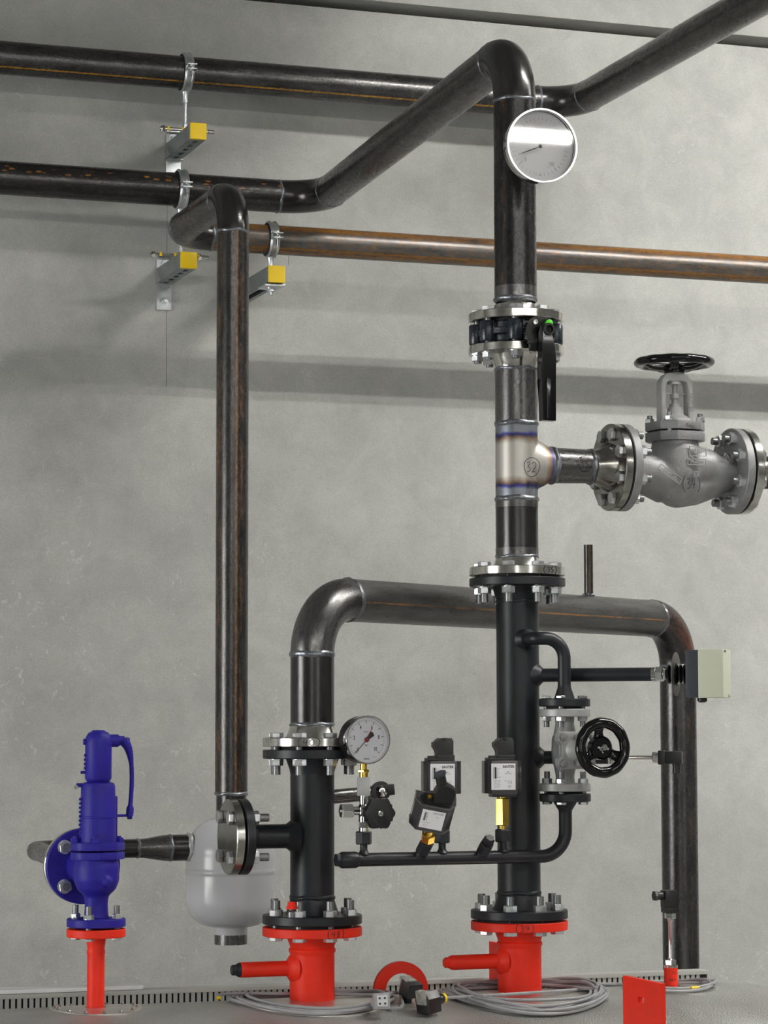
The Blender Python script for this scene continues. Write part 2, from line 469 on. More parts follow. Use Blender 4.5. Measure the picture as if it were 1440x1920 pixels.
MT['pipe2'] = steel('dark mill scale steel with rust dots', 0.028, 0.08, rust=((0.02, 0.10, 0.10),), spots=-0.062, rough=0.25)
MT['pipe3'] = steel('rusty brown steel', 0.07, 0.17, rust=((0.125, 0.022, 1.35), (0.17, 0.05, 0.8), (-0.14, 0.10, 0.95)), rustall=0.50, rough=0.32, metal=0.6, rcol=((0.085, 0.035, 0.015), (0.50, 0.21, 0.02)))
MT['pipe3b'] = steel('brown mottled steel', 0.035, 0.10, rust=((0.0, 0.016, 1.1), (-0.055, 0.03, 0.6), (0.21, 0.07, 0.6)), rustall=0.10, rough=0.26, rcol=((0.055, 0.026, 0.014), (0.26, 0.11, 0.015)))
MT['dark'] = steel('dark steel', 0.03, 0.08, rust=((0.2, 0.05, 0.35),), rough=0.22)
MT['riser'] = steel('dark satin steel', 0.02, 0.06, rust=((-0.09, 0.05, 0.35),), rough=0.26)
MT['grey'] = steel('grey scaled steel', 0.08, 0.19, rough=0.28, metal=0.8)
MT['arch'] = steel('grey steel with a rust seam', 0.09, 0.20, rust=((0.02, 0.009, 0.8),), rough=0.32, rcol=((0.2, 0.07, 0.01), (0.6, 0.26, 0.03)))
MT['archdown'] = steel('grey steel leg with a rust spot', 0.035, 0.09, rust=((-0.03, 0.03, 0.30),), rough=0.26)
MT['rustelbow'] = steel('reddish rusted elbow', 0.035, 0.08, rust=((0.0, 0.14, 0.7),), rustall=0.15, rough=0.30, rcol=((0.08, 0.028, 0.018), (0.20, 0.055, 0.02)))
MT['weld'] = simple('weld metal', (0.20, 0.21, 0.23), 0.8, 0.32, var=0.35, vscale=90, bump=0.5, bscale=160)
MT['stain'] = simple('turned stainless', (0.60, 0.585, 0.55), 1.0, 0.17, var=0.18, vscale=60)
MT['stain_d'] = simple('turned flange steel', (0.33, 0.32, 0.295), 1.0, 0.20, var=0.2, vscale=50)
MT['zinc'] = simple('zinc plated steel', (0.62, 0.64, 0.66), 0.9, 0.30, var=0.15, vscale=40)
MT['zinc_d'] = simple('dull galvanised rail', (0.27, 0.30, 0.30), 0.7, 0.42, var=0.2, vscale=25)
MT['chrome'] = simple('chrome', (0.75, 0.75, 0.74), 1.0, 0.10)
MT['stud'] = simple('threaded steel', (0.24, 0.245, 0.25), 0.85, 0.40, var=0.2, vscale=120)
MT['nut'] = simple('zinc nut', (0.58, 0.59, 0.60), 0.85, 0.32, var=0.25, vscale=60)
MT['anth'] = simple('anthracite paint', (0.0125, 0.0135, 0.0175), 0.0, 0.42, var=0.25, vscale=14, bump=0.15, bscale=120, spec=0.40)
MT['red'] = simple('signal red primer', (0.86, 0.030, 0.010), 0.0, 0.50, var=0.10, vscale=8, bump=0.12, bscale=140, spec=0.3)
MT['blue'] = simple('ultramarine valve paint', (0.020, 0.012, 0.27), 0.0, 0.5, var=0.15, vscale=15, bump=0.25, bscale=180, spec=0.3)
MT['cast'] = simple('aluminium valve paint', (0.30, 0.30, 0.30), 0.35, 0.48, var=0.14, vscale=30, bump=0.3, bscale=260)
MT['castgrey'] = simple('grey cast valve body', (0.42, 0.42, 0.41), 0.3, 0.45, var=0.12, vscale=30, bump=0.2, bscale=220)
MT['navy'] = simple('dark blue grey epoxy', (0.016, 0.022, 0.032), 0.0, 0.28, var=0.3, vscale=40, bump=0.3, bscale=160)
MT['black'] = simple('black plastic', (0.010, 0.010, 0.011), 0.0, 0.38)
MT['gloss'] = simple('glossy black enamel', (0.004, 0.004, 0.005), 0.0, 0.12, spec=0.42)
MT['rubber'] = simple('gasket', (0.008, 0.008, 0.008), 0.0, 0.7)
MT['brass'] = simple('brass', (0.78, 0.52, 0.10), 1.0, 0.20, var=0.1, vscale=60)
MT['yellow'] = simple('yellow plastic cap', (0.98, 0.66, 0.004), 0.0, 0.42)
MT['tank'] = simple('light grey gloss lacquer', (0.52, 0.52, 0.545), 0.0, 0.26, coat=0.25)
MT['dial'] = simple('white dial', (0.95, 0.95, 0.99), 0.0, 0.5)
MT['dial2'] = simple('grey dial', (0.62, 0.62, 0.63), 0.0, 0.5)
MT['ink'] = simple('black print', (0.012, 0.012, 0.014), 0.0, 0.5)
MT['inkgrey'] = simple('grey print', (0.16, 0.16, 0.17), 0.0, 0.5)
MT['redneedle'] = simple('red needle', (0.35, 0.01, 0.02), 0.0, 0.4)
MT['white'] = simple('white lacquered strip', (0.86, 0.86, 0.86), 0.0, 0.35)
MT['paper'] = simple('label foil', (0.86, 0.86, 0.88), 0.0, 0.30)
MT['pvc'] = simple('grey cable sheath', (0.33, 0.33, 0.34), 0.0, 0.45, var=0.08, vscale=60)
MT['duct'] = simple('grey duct plastic', (0.44, 0.44, 0.41), 0.0, 0.5)
MT['ductdark'] = simple('dark inside of duct', (0.012, 0.012, 0.012), 0.0, 0.7)
MT['cream'] = simple('cream housing', (0.62, 0.64, 0.50), 0.0, 0.42)
MT['housedark'] = simple('dark blue grey housing base', (0.035, 0.040, 0.052), 0.0, 0.45)
MT['green'] = simple('bright green plastic', (0.10, 0.75, 0.03), 0.0, 0.35)
MT['sw'] = simple('dark smoked housing', (0.055, 0.05, 0.055), 0.0, 0.22, coat=0.4)
MT['disc'] = simple('thin grey disc', (0.14, 0.14, 0.13), 0.5, 0.5)
MT['lamp_body'] = simple('lamp housing', (0.7, 0.7, 0.7), 0.0, 0.5)
MT['white_plug'] = simple('pale plug insert', (0.62, 0.62, 0.62), 0.0, 0.5)
MT['dirtytape'] = simple('grey grimy tape', (0.34, 0.34, 0.31), 0.1, 0.55, var=0.5, vscale=60)
def glassmat(name, tint=(1, 1, 1), gloss=0.10, ior=1.5):
    m, nt, b = newmat(name); L = nt.links.new
    nt.nodes.remove(b); out = nt.nodes['Material Output']
    tr = nd(nt, 'ShaderNodeBsdfTransparent'); tr.inputs[0].default_value = (*tint, 1)
    gl = nd(nt, 'ShaderNodeBsdfGlossy'); gl.inputs['Roughness'].default_value = 0.02
    fr = nd(nt, 'ShaderNodeFresnel'); fr.inputs[0].default_value = ior
    mu = nd(nt, 'ShaderNodeMath', operation='MULTIPLY_ADD'); mu.inputs[1].default_value = 1.0; mu.inputs[2].default_value = gloss-0.04; L(fr.outputs[0], mu.inputs[0])
    mx = nd(nt, 'ShaderNodeMixShader'); L(mu.outputs[0], mx.inputs[0]); L(tr.outputs[0], mx.inputs[1]); L(gl.outputs[0], mx.inputs[2]); L(mx.outputs[0], out.inputs[0])
    return m
MT['glass'] = glassmat('gauge glass')
MT['smoke'] = glassmat('smoked clear cover', (0.62, 0.60, 0.64), 0.07)
def emit(name, col, s):
    m, nt, b = newmat(name)
    b.inputs['Base Color'].default_value = (0.8, 0.8, 0.8, 1)
    b.inputs['Emission Color'].default_value = (*col, 1); b.inputs['Emission Strength'].default_value = s
    return m
def concrete(name, base, lines=()):
    m, nt, b = newmat(name); L = nt.links.new
    tc = nd(nt, 'ShaderNodeTexCoord'); geo = nd(nt, 'ShaderNodeNewGeometry')
    P = geo.outputs['Position']
    n1 = nd(nt, 'ShaderNodeTexNoise'); n1.inputs['Scale'].default_value = 1.7; n1.inputs['Detail'].default_value = 9; n1.inputs['Roughness'].default_value = 0.62; L(P, n1.inputs['Vector'])
    n2 = nd(nt, 'ShaderNodeTexNoise'); n2.inputs['Scale'].default_value = 9; n2.inputs['Detail'].default_value = 8; n2.inputs['Roughness'].default_value = 0.7; n2.inputs['Distortion'].default_value = 0.6; L(P, n2.inputs['Vector'])
    n3 = nd(nt, 'ShaderNodeTexNoise'); n3.inputs['Scale'].default_value = 260; n3.inputs['Detail'].default_value = 3; L(P, n3.inputs['Vector'])
    r1 = ramp(nt, [(0.28, [c*0.80 for c in base]), (0.72, [c*1.14 for c in base])]); L(n1.outputs['Fac'], r1.inputs[0])
    r2 = ramp(nt, [(0.3, 0.86), (0.7, 1.07)]); L(n2.outputs['Fac'], r2.inputs[0])
    mx = nd(nt, 'ShaderNodeMix', data_type='RGBA', blend_type='MULTIPLY'); mx.inputs['Factor'].default_value = 1; L(r1.outputs[0], mx.inputs['A']); L(r2.outputs[0], mx.inputs['B'])
    r3 = ramp(nt, [(0.3, 0.90), (0.7, 1.08)]); L(n3.outputs['Fac'], r3.inputs[0])
    m3 = nd(nt, 'ShaderNodeMix', data_type='RGBA', blend_type='MULTIPLY'); m3.inputs['Factor'].default_value = 1; L(mx.outputs['Result'], m3.inputs['A']); L(r3.outputs[0], m3.inputs['B'])
    # pale lime flecks in patches
    v = nd(nt, 'ShaderNodeTexNoise'); v.inputs['Scale'].default_value = 42; v.inputs['Detail'].default_value = 4; v.inputs['Distortion'].default_value = 1.2; L(P, v.inputs['Vector'])
    k = nd(nt, 'ShaderNodeMapRange'); L(v.outputs['Fac'], k.inputs[0]); k.inputs[1].default_value = 0.62; k.inputs[2].default_value = 0.72
    pn = nd(nt, 'ShaderNodeTexNoise'); pn.inputs['Scale'].default_value = 2.4; pn.inputs['Detail'].default_value = 2; L(P, pn.inputs['Vector'])
    kp = nd(nt, 'ShaderNodeMapRange'); L(pn.outputs['Fac'], kp.inputs[0]); kp.inputs[1].default_value = 0.52; kp.inputs[2].default_value = 0.64; kp.inputs[4].default_value = 0.5
    mu = nd(nt, 'ShaderNodeMath', operation='MULTIPLY'); L(k.outputs[0], mu.inputs[0]); L(kp.outputs[0], mu.inputs[1])
    m4 = nd(nt, 'ShaderNodeMix', data_type='RGBA'); L(mu.outputs[0], m4.inputs['Factor']); L(m3.outputs['Result'], m4.inputs['A']); m4.inputs['B'].default_value = (0.72, 0.72, 0.70, 1)
    col = m4.outputs['Result']
    sp = nd(nt, 'ShaderNodeSeparateXYZ'); L(P, sp.inputs[0])
    for (x, za, zb) in lines:            # hairline cracks / pencil lines
        d = nd(nt, 'ShaderNodeMath', operation='SUBTRACT'); L(sp.outputs[0], d.inputs[0]); d.inputs[1].default_value = x
        a = nd(nt, 'ShaderNodeMath', operation='ABSOLUTE'); L(d.outputs[0], a.inputs[0])
        l = nd(nt, 'ShaderNodeMath', operation='LESS_THAN'); L(a.outputs[0], l.inputs[0]); l.inputs[1].default_value = 0.0007
        g = nd(nt, 'ShaderNodeMath', operation='GREATER_THAN'); L(sp.outputs[2], g.inputs[0]); g.inputs[1].default_value = za
        h = nd(nt, 'ShaderNodeMath', operation='LESS_THAN'); L(sp.outputs[2], h.inputs[0]); h.inputs[1].default_value = zb
        p1 = nd(nt, 'ShaderNodeMath', operation='MULTIPLY'); L(l.outputs[0], p1.inputs[0]); L(g.outputs[0], p1.inputs[1])
        p2 = nd(nt, 'ShaderNodeMath', operation='MULTIPLY'); L(p1.outputs[0], p2.inputs[0]); L(h.outputs[0], p2.inputs[1])
        mm = nd(nt, 'ShaderNodeMix', data_type='RGBA'); L(p2.outputs[0], mm.inputs['Factor']); L(col, mm.inputs['A']); mm.inputs['B'].default_value = (0.12, 0.12, 0.115, 1); col = mm.outputs['Result']
    L(col, b.inputs['Base Color']); b.inputs['Roughness'].default_value = 0.8
    bp = nd(nt, 'ShaderNodeBump'); bp.inputs['Strength'].default_value = 0.25; bp.inputs['Distance'].default_value = 0.003
    L(n2.outputs['Fac'], bp.inputs['Height']); L(bp.outputs[0], b.inputs['Normal'])
    return m
xa = at(312, 640, YW); xb = at(541, 480, YW)
MT['wall'] = concrete('smooth grey concrete', (0.46, 0.46, 0.435), [(xa.x, at(312, 726, YW).z, at(312, 385, YW).z), (xb.x, at(541, 497, YW).z, at(541, 455, YW).z)])
MT['floor'] = concrete('grey screed', (0.34, 0.34, 0.33))
MT['plain'] = simple('grey room surface', (0.28, 0.28, 0.27), 0, 0.8, var=0.1, vscale=2)
def jacketmat():
    m, nt, b = newmat('embossed aluminium cladding'); L = nt.links.new
    geo = nd(nt, 'ShaderNodeNewGeometry'); P = geo.outputs['Position']
    n1 = nd(nt, 'ShaderNodeTexNoise'); n1.inputs['Scale'].default_value = 6; n1.inputs['Detail'].default_value = 7; L(P, n1.inputs['Vector'])
    r1 = ramp(nt, [(0.3, (0.40, 0.39, 0.36)), (0.7, (0.60, 0.60, 0.585))]); L(n1.outputs['Fac'], r1.inputs[0]); L(r1.outputs[0], b.inputs['Base Color'])
    v = nd(nt, 'ShaderNodeTexVoronoi'); v.inputs['Scale'].default_value = 280; L(P, v.inputs['Vector'])
    bp = nd(nt, 'ShaderNodeBump'); bp.inputs['Strength'].default_value = 0.7; bp.inputs['Distance'].default_value = 0.002; L(v.outputs['Distance'], bp.inputs['Height']); L(bp.outputs[0], b.inputs['Normal'])
    b.inputs['Metallic'].default_value = 0.75; b.inputs['Roughness'].default_value = 0.36
    return m
MT['jacket'] = jacketmat()
MT['plate'] = simple('smooth aluminium plate', (0.62, 0.60, 0.56), 0.85, 0.30, var=0.15, vscale=20)

# ================================================================== the room
RX0, RX1, RY0, ZC = -5.0, 10.0, -7.0, CZ+3.45
g1 = at(1040, 35.5, YW).z; g0 = at(1040, 53, YW).z
bm = bmesh.new()
bar(bm, RX0, RX1, YW, YW+0.25, -0.02, g0, 0.006)
bar(bm, RX0, RX1, YW-0.012, YW+0.25, g1, ZC+0.1, 0.006)
bar(bm, RX0, RX1, YW+0.12, YW+0.25, g0-0.02, g1+0.02)
struct('wall_back', bm, MT['wall'])
bm = bmesh.new(); bar(bm, RX0, RX1, RY0, YW, -0.1, 0); struct('floor', bm, MT['floor'])
bm = bmesh.new(); bar(bm, RX0, RX1, RY0, YW, ZC, ZC+0.1); struct('ceiling', bm, MT['plain'])
bm = bmesh.new(); bar(bm, RX0-0.1, RX0, RY0, YW, 0, ZC); struct('wall_left', bm, MT['plain'])
bm = bmesh.new(); bar(bm, RX1, RX1+0.1, RY0, YW, 0, ZC); struct('wall_right', bm, MT['plain'])
bm = bmesh.new(); bar(bm, RX0, RX1, RY0-0.1, RY0, 0, ZC); struct('wall_front', bm, MT['plain'])

bm = bmesh.new(); bar(bm, 2.45, 2.60, -3.0, YW, 4.55, ZC, 0.01); struct('shade_beam_1', bm, MT['plain'])      # unseen ceiling beam, added to shade the upper left of the wall
for wi, (side, c_, sill, w_, h_, st_) in enumerate(FILL_PANES):
    M = T(RX0, c_, sill+h_/2) @ RZ(pi/2) if side == 'left' else T(c_, RY0, sill+h_/2) @ RZ(pi)
    em = emit('added fill glow %d' % wi, (0.98, 0.99, 0.97), st_)
    bm = bmesh.new(); box(bm, w_, 0.01, h_, M @ T(0, -0.03, 0)); o = part('window_%d' % (wi+1), bm, em); o['kind'] = 'structure'  # glowing pane added out of view, brightens the left and streaks the pipes
    bm = bmesh.new()
    for (a_, b_, ox, oz) in ((w_+0.12, 0.06, 0, h_/2+0.03), (w_+0.12, 0.06, 0, -h_/2-0.03), (0.06, h_, w_/2+0.03, 0), (0.06, h_, -w_/2-0.03, 0), (w_, 0.04, 0, 0), (w_, 0.04, 0, h_/4), (w_, 0.04, 0, -h_/4)):
        box(bm, a_, 0.06, b_, M @ T(ox, -0.03, oz))
    part('window_frame', bm, MT['lamp_body'], o)
for ri, (x0, cnt, ys, rt_, st) in enumerate(LIGHT_ROWS):
    lm = emit('fluorescent tube %d' % ri, (1.0, 0.985, 0.94), st)
    yc = sum(ys)/2
    where = ('nearest the pipe wall', 'far behind the viewpoint')[ri]
    bmb = bmesh.new(); bar(bmb, -0.76, 0.76, -0.22, 0.22, 0.06, 0.12, 0.005)
    for s in (-0.75, 0.75): bar(bmb, s-0.012, s+0.012, -0.22, 0.22, -0.04, 0.07)
    if ri == 0:
        for q_ in range(13): bar(bmb, -0.69+q_*0.115-0.001, -0.69+q_*0.115+0.001, -0.215, 0.215, -0.040, 0.06)  # louvre blades added to cut lamp light towards the wall's upper left
    bar(bmb, -0.76, 0.76, -0.01, 0.01, 0.12, ZC-TUBE_Z)
    mb = mesh_of(bmb, 'lamp_housing', MT['lamp_body'])
    bmt = bmesh.new(); tube(bmt, [(-0.735, 0, 0), (0.735, 0, 0)], rt_, n=12); mt = mesh_of(bmt, 'lamp_tube', lm)
    for i in range(cnt):
        o = thing('ceiling_light', 'tube ceiling light in the row '+where, 'ceiling light', (x0+0.75+i*1.58, yc, TUBE_Z), 'ceiling lights in the row '+where)
        link(mb, 'lamp_housing', o, W[o.name])
        for y in ys: link(mt, 'lamp_tube', o, W[o.name] @ T(0, y-yc, 0))

# ================================================================== bolts, flanges
def bolt_meshes(d=0.016, af=0.024, grip=0.042, head=0.010, nut=0.014, out=0.018, headup=True, key=[0]):
    """axis z, origin in the middle of the grip"""
    s = 1 if headup else -1
    bm = bmesh.new(); ph = random.uniform(0, 1)
    g = grip/2
    tube(bm, [(0, 0, -s*(g+nut+out)), (0, 0, s*g)], d/2, n0=(1, 0, 0), n=14)
    stud = mesh_of(bm, 'bolt', MT['stud'])
    bm = bmesh.new()
    if headup: hexa(bm, af, g, g+head)
    else: hexa(bm, af, -g-head, -g)
    hd = mesh_of(bm, 'bolt_head', MT['nut'])
    bm = bmesh.new()
    if headup: hexa(bm, af, -g-nut, -g)
    else: hexa(bm, af, g, g+nut)
    lathe(bm, [(af*0.60, -s*(g+0.0015)), (af*0.60, -s*g)], None, 20)
    nt = mesh_of(bm, 'nut', MT['nut'])
    return stud, hd, nt
def bolt_circle(parent, c, axis, rb, n, ms, phase=0.5, xh=(1, 0, 0)):
    F0 = frame(c, axis, xh)
    for k in range(n):
        a = 2*pi*(k+phase)/n
        M = F0 @ T(rb*cos(a), rb*sin(a), 0) @ RZ(random.uniform(0, 1.0))
        b = link(ms[0], 'bolt', parent, M)
        link(ms[1], 'bolt_head', b, M); link(ms[2], 'nut', b, M)
def disc(parent, name, c, axis, R, r0, t, mat, bev=0.0015, label=None, raised=0.0, hub=None):
    """flange: c = middle of its thickness; hub = (radius at the plate, radius at the end, length, sign)"""
    bm = bmesh.new(); M = frame(c, axis)
    pr = [(r0, -t/2), (R-bev, -t/2), (R, -t/2+bev), (R, t/2-bev), (R-bev, t/2), (r0, t/2), (r0, -t/2)]
    lathe(bm, pr, M, 64, close=False)
    if hub:
        ra, rb, ln, sg = hub
        lathe(bm, [(ra, sg*t/2), (ra*0.97, sg*(t/2+ln*0.12)), (rb*1.03, sg*(t/2+ln*0.75)), (rb, sg*(t/2+ln))], M, 48, close=False)
    return part(name, bm, mat, parent, label=label)
B80 = bolt_meshes(grip=0.042)                    # heads up, nuts below
B80u = bolt_meshes(grip=0.038, headup=False)     # nuts and studs up
B65 = bolt_meshes(grip=0.040, out=0.012)
B20 = bolt_meshes(d=0.012, af=0.018, grip=0.034, head=0.007, nut=0.010, out=0.010)
B20u = bolt_meshes(d=0.012, af=0.018, grip=0.034, head=0.007, nut=0.010, out=0.014, headup=False)
BV = bolt_meshes(grip=0.085, out=0.010)

# ================================================================== overhead pipes on the wall
R80, R65 = 0.04445, 0.03805
UP, FR, RT = V((0, 0, 1)), V((0, -1, 0)), V((1, 0, 0))
XM = at(970, 1100, Y0).x                          # main column
def zm(py): return at(pix((XM, Y0, at(970, py, Y0).z))[0], py, Y0).z

c1 = at(1075, 196, Y1)
p = thing('heating_pipe', 'uppermost dark steel pipe with rust seam, bending towards the viewer at upper right', 'pipe', (1.2, Y1, c1.z))
pipeline(p, [(0.6, Y1, c1.z), c1, (c1.x, 3.6, c1.z)], R80, 0.114, [MT['pipe1'], MT['archdown']], MT['dark'], MT['weld'])

c2 = at(601, 373.4, Y2)
zt = None
# the oblique run meets the column at height of the top bend
zt = c2.z
p = thing('heating_pipe', 'dark steel pipe with rust dots that leaves the wall and drops to the lever valve', 'pipe', (XM, Y0, zt))
zF1 = zm(590)                                     # top face of the uppermost flange
pipeline(p, [(0.6, Y2, c2.z), c2, (XM, Y0, zt), (XM, Y0, zF1+0.030)], R80, 0.114, [MT['pipe2'], MT['archdown'], MT['riser']], MT['dark'], MT['weld'])
upper = p
disc(p, 'flange', (XM, Y0, zF1-0.009), UP, 0.1, 0.04, 0.018, MT['stain'], hub=(0.054, R80, 0.020, 1), label='bright machined weld neck flange')
bead(p, (XM, Y0, zF1+0.031), UP, R80, MT['weld'], w=0.006, h=0.003)
bm = bmesh.new(); tube(bm, [(XM, Y0, zF1+0.034), (XM, Y0, zF1+0.058)], R80+0.0004, n=40); part('heat_band', bm, MT['grey'], p, label='greyish heat tinted ring above the flange')
# boss for the thermometer
gy = Y0-0.19
gc = at(1016, 273, gy)
bm = bmesh.new(); d = V((0.12, -1, 0)).normalized()
zb = gc.z
tube(bm, [(XM, Y0-0.03, zb), (XM, Y0-0.075, zb)], 0.017, n=20); part('thermowell_boss', bm, MT['weld'], p)

c3a = at(437, 361, YR); c3b = at(326, 438, Y3)
zz = (c3a.z+c3b.z)/2; xx = c3a.x
p = thing('heating_pipe', 'rusty brown steel pipe from the right edge that drops to the grey tank', 'pipe', (xx, YR, zz))
zT = at(436, 1488, YR).z
pipeline(p, [(5.6, Y3, zz), (xx, Y3, zz)], R65, 0.095, MT['pipe3'], MT['dark'], None, n0=(0, -1, 0)) if False else None
pr = [(5.6, Y3, zz), (xx, Y3, zz), (xx, YR, zz), (xx, YR, zT)]
# long horizontal run (seen rusty), then the bends and the drop
bm = bmesh.new(); tube(bm, [(xx+0.095+i*0.35, Y3, zz) for i in range(11)], R65, FR); part('pipe_run', bm, MT['pipe3'], p)
bm = bmesh.new(); e1 = arc((xx+0.095, Y3-0.095, zz), 0.095, 0, pi/2, 20, (0, 1, 0), (-1, 0, 0)); tube(bm, e1, R65*1.006, UP); part('elbow', bm, MT['dark'], p)
bead(p, e1[0], RT, R65, MT['weld']); bead(p, e1[-1], FR, R65, MT['weld'])
bm = bmesh.new(); tube(bm, [e1[-1], (xx, YR+0.095, zz)], R65, UP); part('pipe_run', bm, MT['pipe3b'], p)
bm = bmesh.new(); e2 = arc((xx, YR+0.095, zz-0.095), 0.095, 0, pi/2, 20, (0, 0, 1), (0, -1, 0)); tube(bm, e2, R65*1.006, UP); part('elbow', bm, MT['dark'], p)
bead(p, e2[0], FR, R65, MT['weld']); bead(p, e2[-1], UP, R65, MT['weld'])
bm = bmesh.new(); tube(bm, [V(e2[-1]).lerp(V((xx, YR, zT)), k/6) for k in range(7)], R65, FR); part('pipe_run', bm, MT['pipe3b'], p)
bead(p, (xx, YR, zT), UP, R65, MT['weld'])
XT = xx

# ---- clamps
def clamp(px, Y, z, r, rodlen, label, boss=0.03, x=None):
    x = at(px, pix((0, Y, z))[1], Y).x if x is None else x
    o = thing('pipe_clamp', label, 'pipe clamp', (x, Y, z-r-rodlen), 'pipe clamps with rods')
    bm = bmesh.new(); M = frame((x, Y, z), RT)
    ringprof(bm, r+0.0045, r+0.0085, -0.0125, 0.0125, M, 48)
    for s in (-1, 1): ringprof(bm, r+0.0085, r+0.0105, s*0.008-0.002, s*0.008+0.002, M, 48)
    part('band', bm, MT['zinc'], o)
    bm = bmesh.new(); ringprof(bm, r, r+0.005, -0.014, 0.014, M, 40); part('rubber_liner', bm, MT['rubber'], o)
    for s in (-1, 1):
        bm = bmesh.new()
        for h in (-0.006, 0.006): bar(bm, x-0.013, x+0.013, Y+s*(r+0.006), Y+s*(r+0.034), z+h-0.0018, z+h+0.0018, 0.001)
        part('ear', bm, MT['zinc'], o)
        bm = bmesh.new(); Mb = T(x, Y+s*(r+0.022), z)
        tube(bm, [(x, Y+s*(r+0.022), z-0.026), (x, Y+s*(r+0.022), z+0.012)], 0.0035, n0=(1, 0, 0), n=12)
        hexa(bm, 0.011, 0.008, 0.014, Mb); part('screw', bm, MT['chrome'], o)
    bm = bmesh.new(); zb = z-r-0.008
    lathe(bm, [(0.011, zb), (0.0085, zb-0.012), (0.0085, zb-boss)], T(x, Y, 0), 20); part('socket', bm, MT['zinc'], o)
    bm = bmesh.new(); tube(bm, [(x, Y, zb-boss), (x, Y, z-r-rodlen)], 0.0052, n=14)
    hexa(bm, 0.014, z-r-rodlen, z-r-rodlen+0.016, T(x, Y, 0)); part('rod', bm, MT['zinc'], o)
    return x
# rail tops
def rail(capc, Yf, Yb, label, bar_y=None, closed_down=True, barlen=0.15, plate_dz=-0.02):
    """capc = world point in the middle of the yellow cap's face"""
    x, z = capc.x, capc.z; w = 0.0205
    o = thing('wall_bracket', label, 'wall bracket', (x, Yb, z), 'galvanised wall brackets with yellow caps')
    bm = bmesh.new()
    if closed_down:
        for s in (-1, 1):
            bar(bm, x+s*w-0.0012, x+s*w+0.0012, Yf+0.004, Yb, z-w, z+w)
            bar(bm, x+s*w, x+s*(w-0.010), Yf+0.004, Yb, z+w-0.0024, z+w)
        zb = z-w
        bar(bm, x-w, x-0.0065, Yf+0.004, Yb, zb-0.0012, zb+0.0012); bar(bm, x+0.0065, x+w, Yf+0.004, Yb, zb-0.0012, zb+0.0012)
        y = Yf+0.02
        bar(bm, x-0.0066, x+0.0066, Yf+0.004, y, zb-0.0012, zb+0.0012)
        while y < Yb:
            y += 0.028
            bar(bm, x-0.0066, x+0.0066, min(y, Yb-0.001), min(y+0.022, Yb), zb-0.0012, zb+0.0012); y += 0.022
    else:
        for s in (-1, 1):
            bar(bm, x+s*w-0.0012, x+s*w+0.0012, Yf+0.004, Yb, z-w, z+w)
            bar(bm, x+s*w, x+s*(w-0.010), Yf+0.004, Yb, z-w, z-w+0.0024)
        bar(bm, x-w, x+w, Yf+0.004, Yb, z+w-0.0024, z+w)
    part('rail', bm, MT['zinc_d'], o)
    bm = bmesh.new(); bar(bm, x-w-0.0015, x+w+0.0015, Yf-0.004, Yf+0.008, z-w-0.0015, z+w+0.0015, 0.003); part('end_cap', bm, MT['yellow'], o)
    bm = bmesh.new(); bar(bm, x-0.021, x+0.021, Yb-0.006, Yb, z-0.092, z+0.048, 0.0015)
    bar(bm, x-0.021, x+0.021, Yb-0.03, Yb-0.004, z-w-0.005, z-w-0.001)
    prism(bm, [(0, 0), (-0.05, 0), (0, 0.045)], -0.0015, 0.0015, Matrix(((0, 0, 1, x-0.021), (1, 0, 0, Yb-0.004), (0, 1, 0, z+w-0.04), (0, 0, 0, 1))))
    part('wall_plate', bm, MT['zinc'], o)
    for dz in (-0.068, 0.036):
        bm = bmesh.new(); M = frame((x, Yb-0.006, z+dz), FR)
        lathe(bm, [(0.0125, 0), (0.0125, 0.002)], M, 24); hexa(bm, 0.017, 0.002, 0.010, M); tube(bm, [(x, Yb-0.01, z+dz), (x, Yb-0.026, z+dz)], 0.005, UP, n=12)
        part('anchor_bolt', bm, MT['zinc'], o)
    if bar_y:
        zb = z+w+0.008
        bm = bmesh.new(); tube(bm, [(x-barlen/2, bar_y, zb), (x+barlen/2, bar_y, zb)], 0.0058, UP, n=14)
        hexa(bm, 0.016, 0, 0.010, frame((x-barlen/2+0.004, bar_y, zb), RT)); hexa(bm, 0.016, 0, 0.010, frame((x+barlen/2-0.03, bar_y, zb), RT))
        bar(bm, x-0.058, x+0.045, bar_y-0.013, bar_y+0.013, zb-0.010, zb-0.005, 0.001)
        part('cross_bar', bm, MT['chrome'], o)
        for dx in (-0.052, -0.012, 0.052):
            bm = bmesh.new(); lathe(bm, [(0.0082, -0.003), (0.0082, 0.003)], frame((x+dx, bar_y, zb), RT), 16); part('yellow_ring', bm, MT['yellow'], o)
    return o
cb1 = at(372, 246, 6.60); cb2 = at(354, 488, 6.60); cb3 = at(519, 514, 6.385)
rail(cb1, 6.60, YW, 'wall bracket with yellow cap under the uppermost pipe, long rod above it', 6.72)
rail(cb2, 6.60, YW, 'wall bracket with yellow cap left of the brown upright pipe, lower bolt in sight', 6.70, barlen=0.16)
b3 = rail(cb3, 6.385, YW, 'wall bracket with yellow cap right of the brown upright pipe', None, closed_down=False)
bm = bmesh.new(); bar(bm, cb3.x-0.027, cb3.x+0.027, 6.40, 6.47, cb3.z-0.028, cb3.z-0.0225, 0.001); part('counter_plate', bm, MT['zinc'], b3)
bm = bmesh.new(); M = T(cb3.x, 6.44, cb3.z-0.028); hexa(bm, 0.019, -0.009, 0, M); lathe(bm, [(0.0125, -0.002), (0.0125, 0)], M, 20); tube(bm, [(cb3.x, 6.44, cb3.z-0.046), (cb3.x, 6.44, cb3.z-0.02)], 0.0055, n=12); part('anchor_bolt', bm, MT['zinc'], b3)
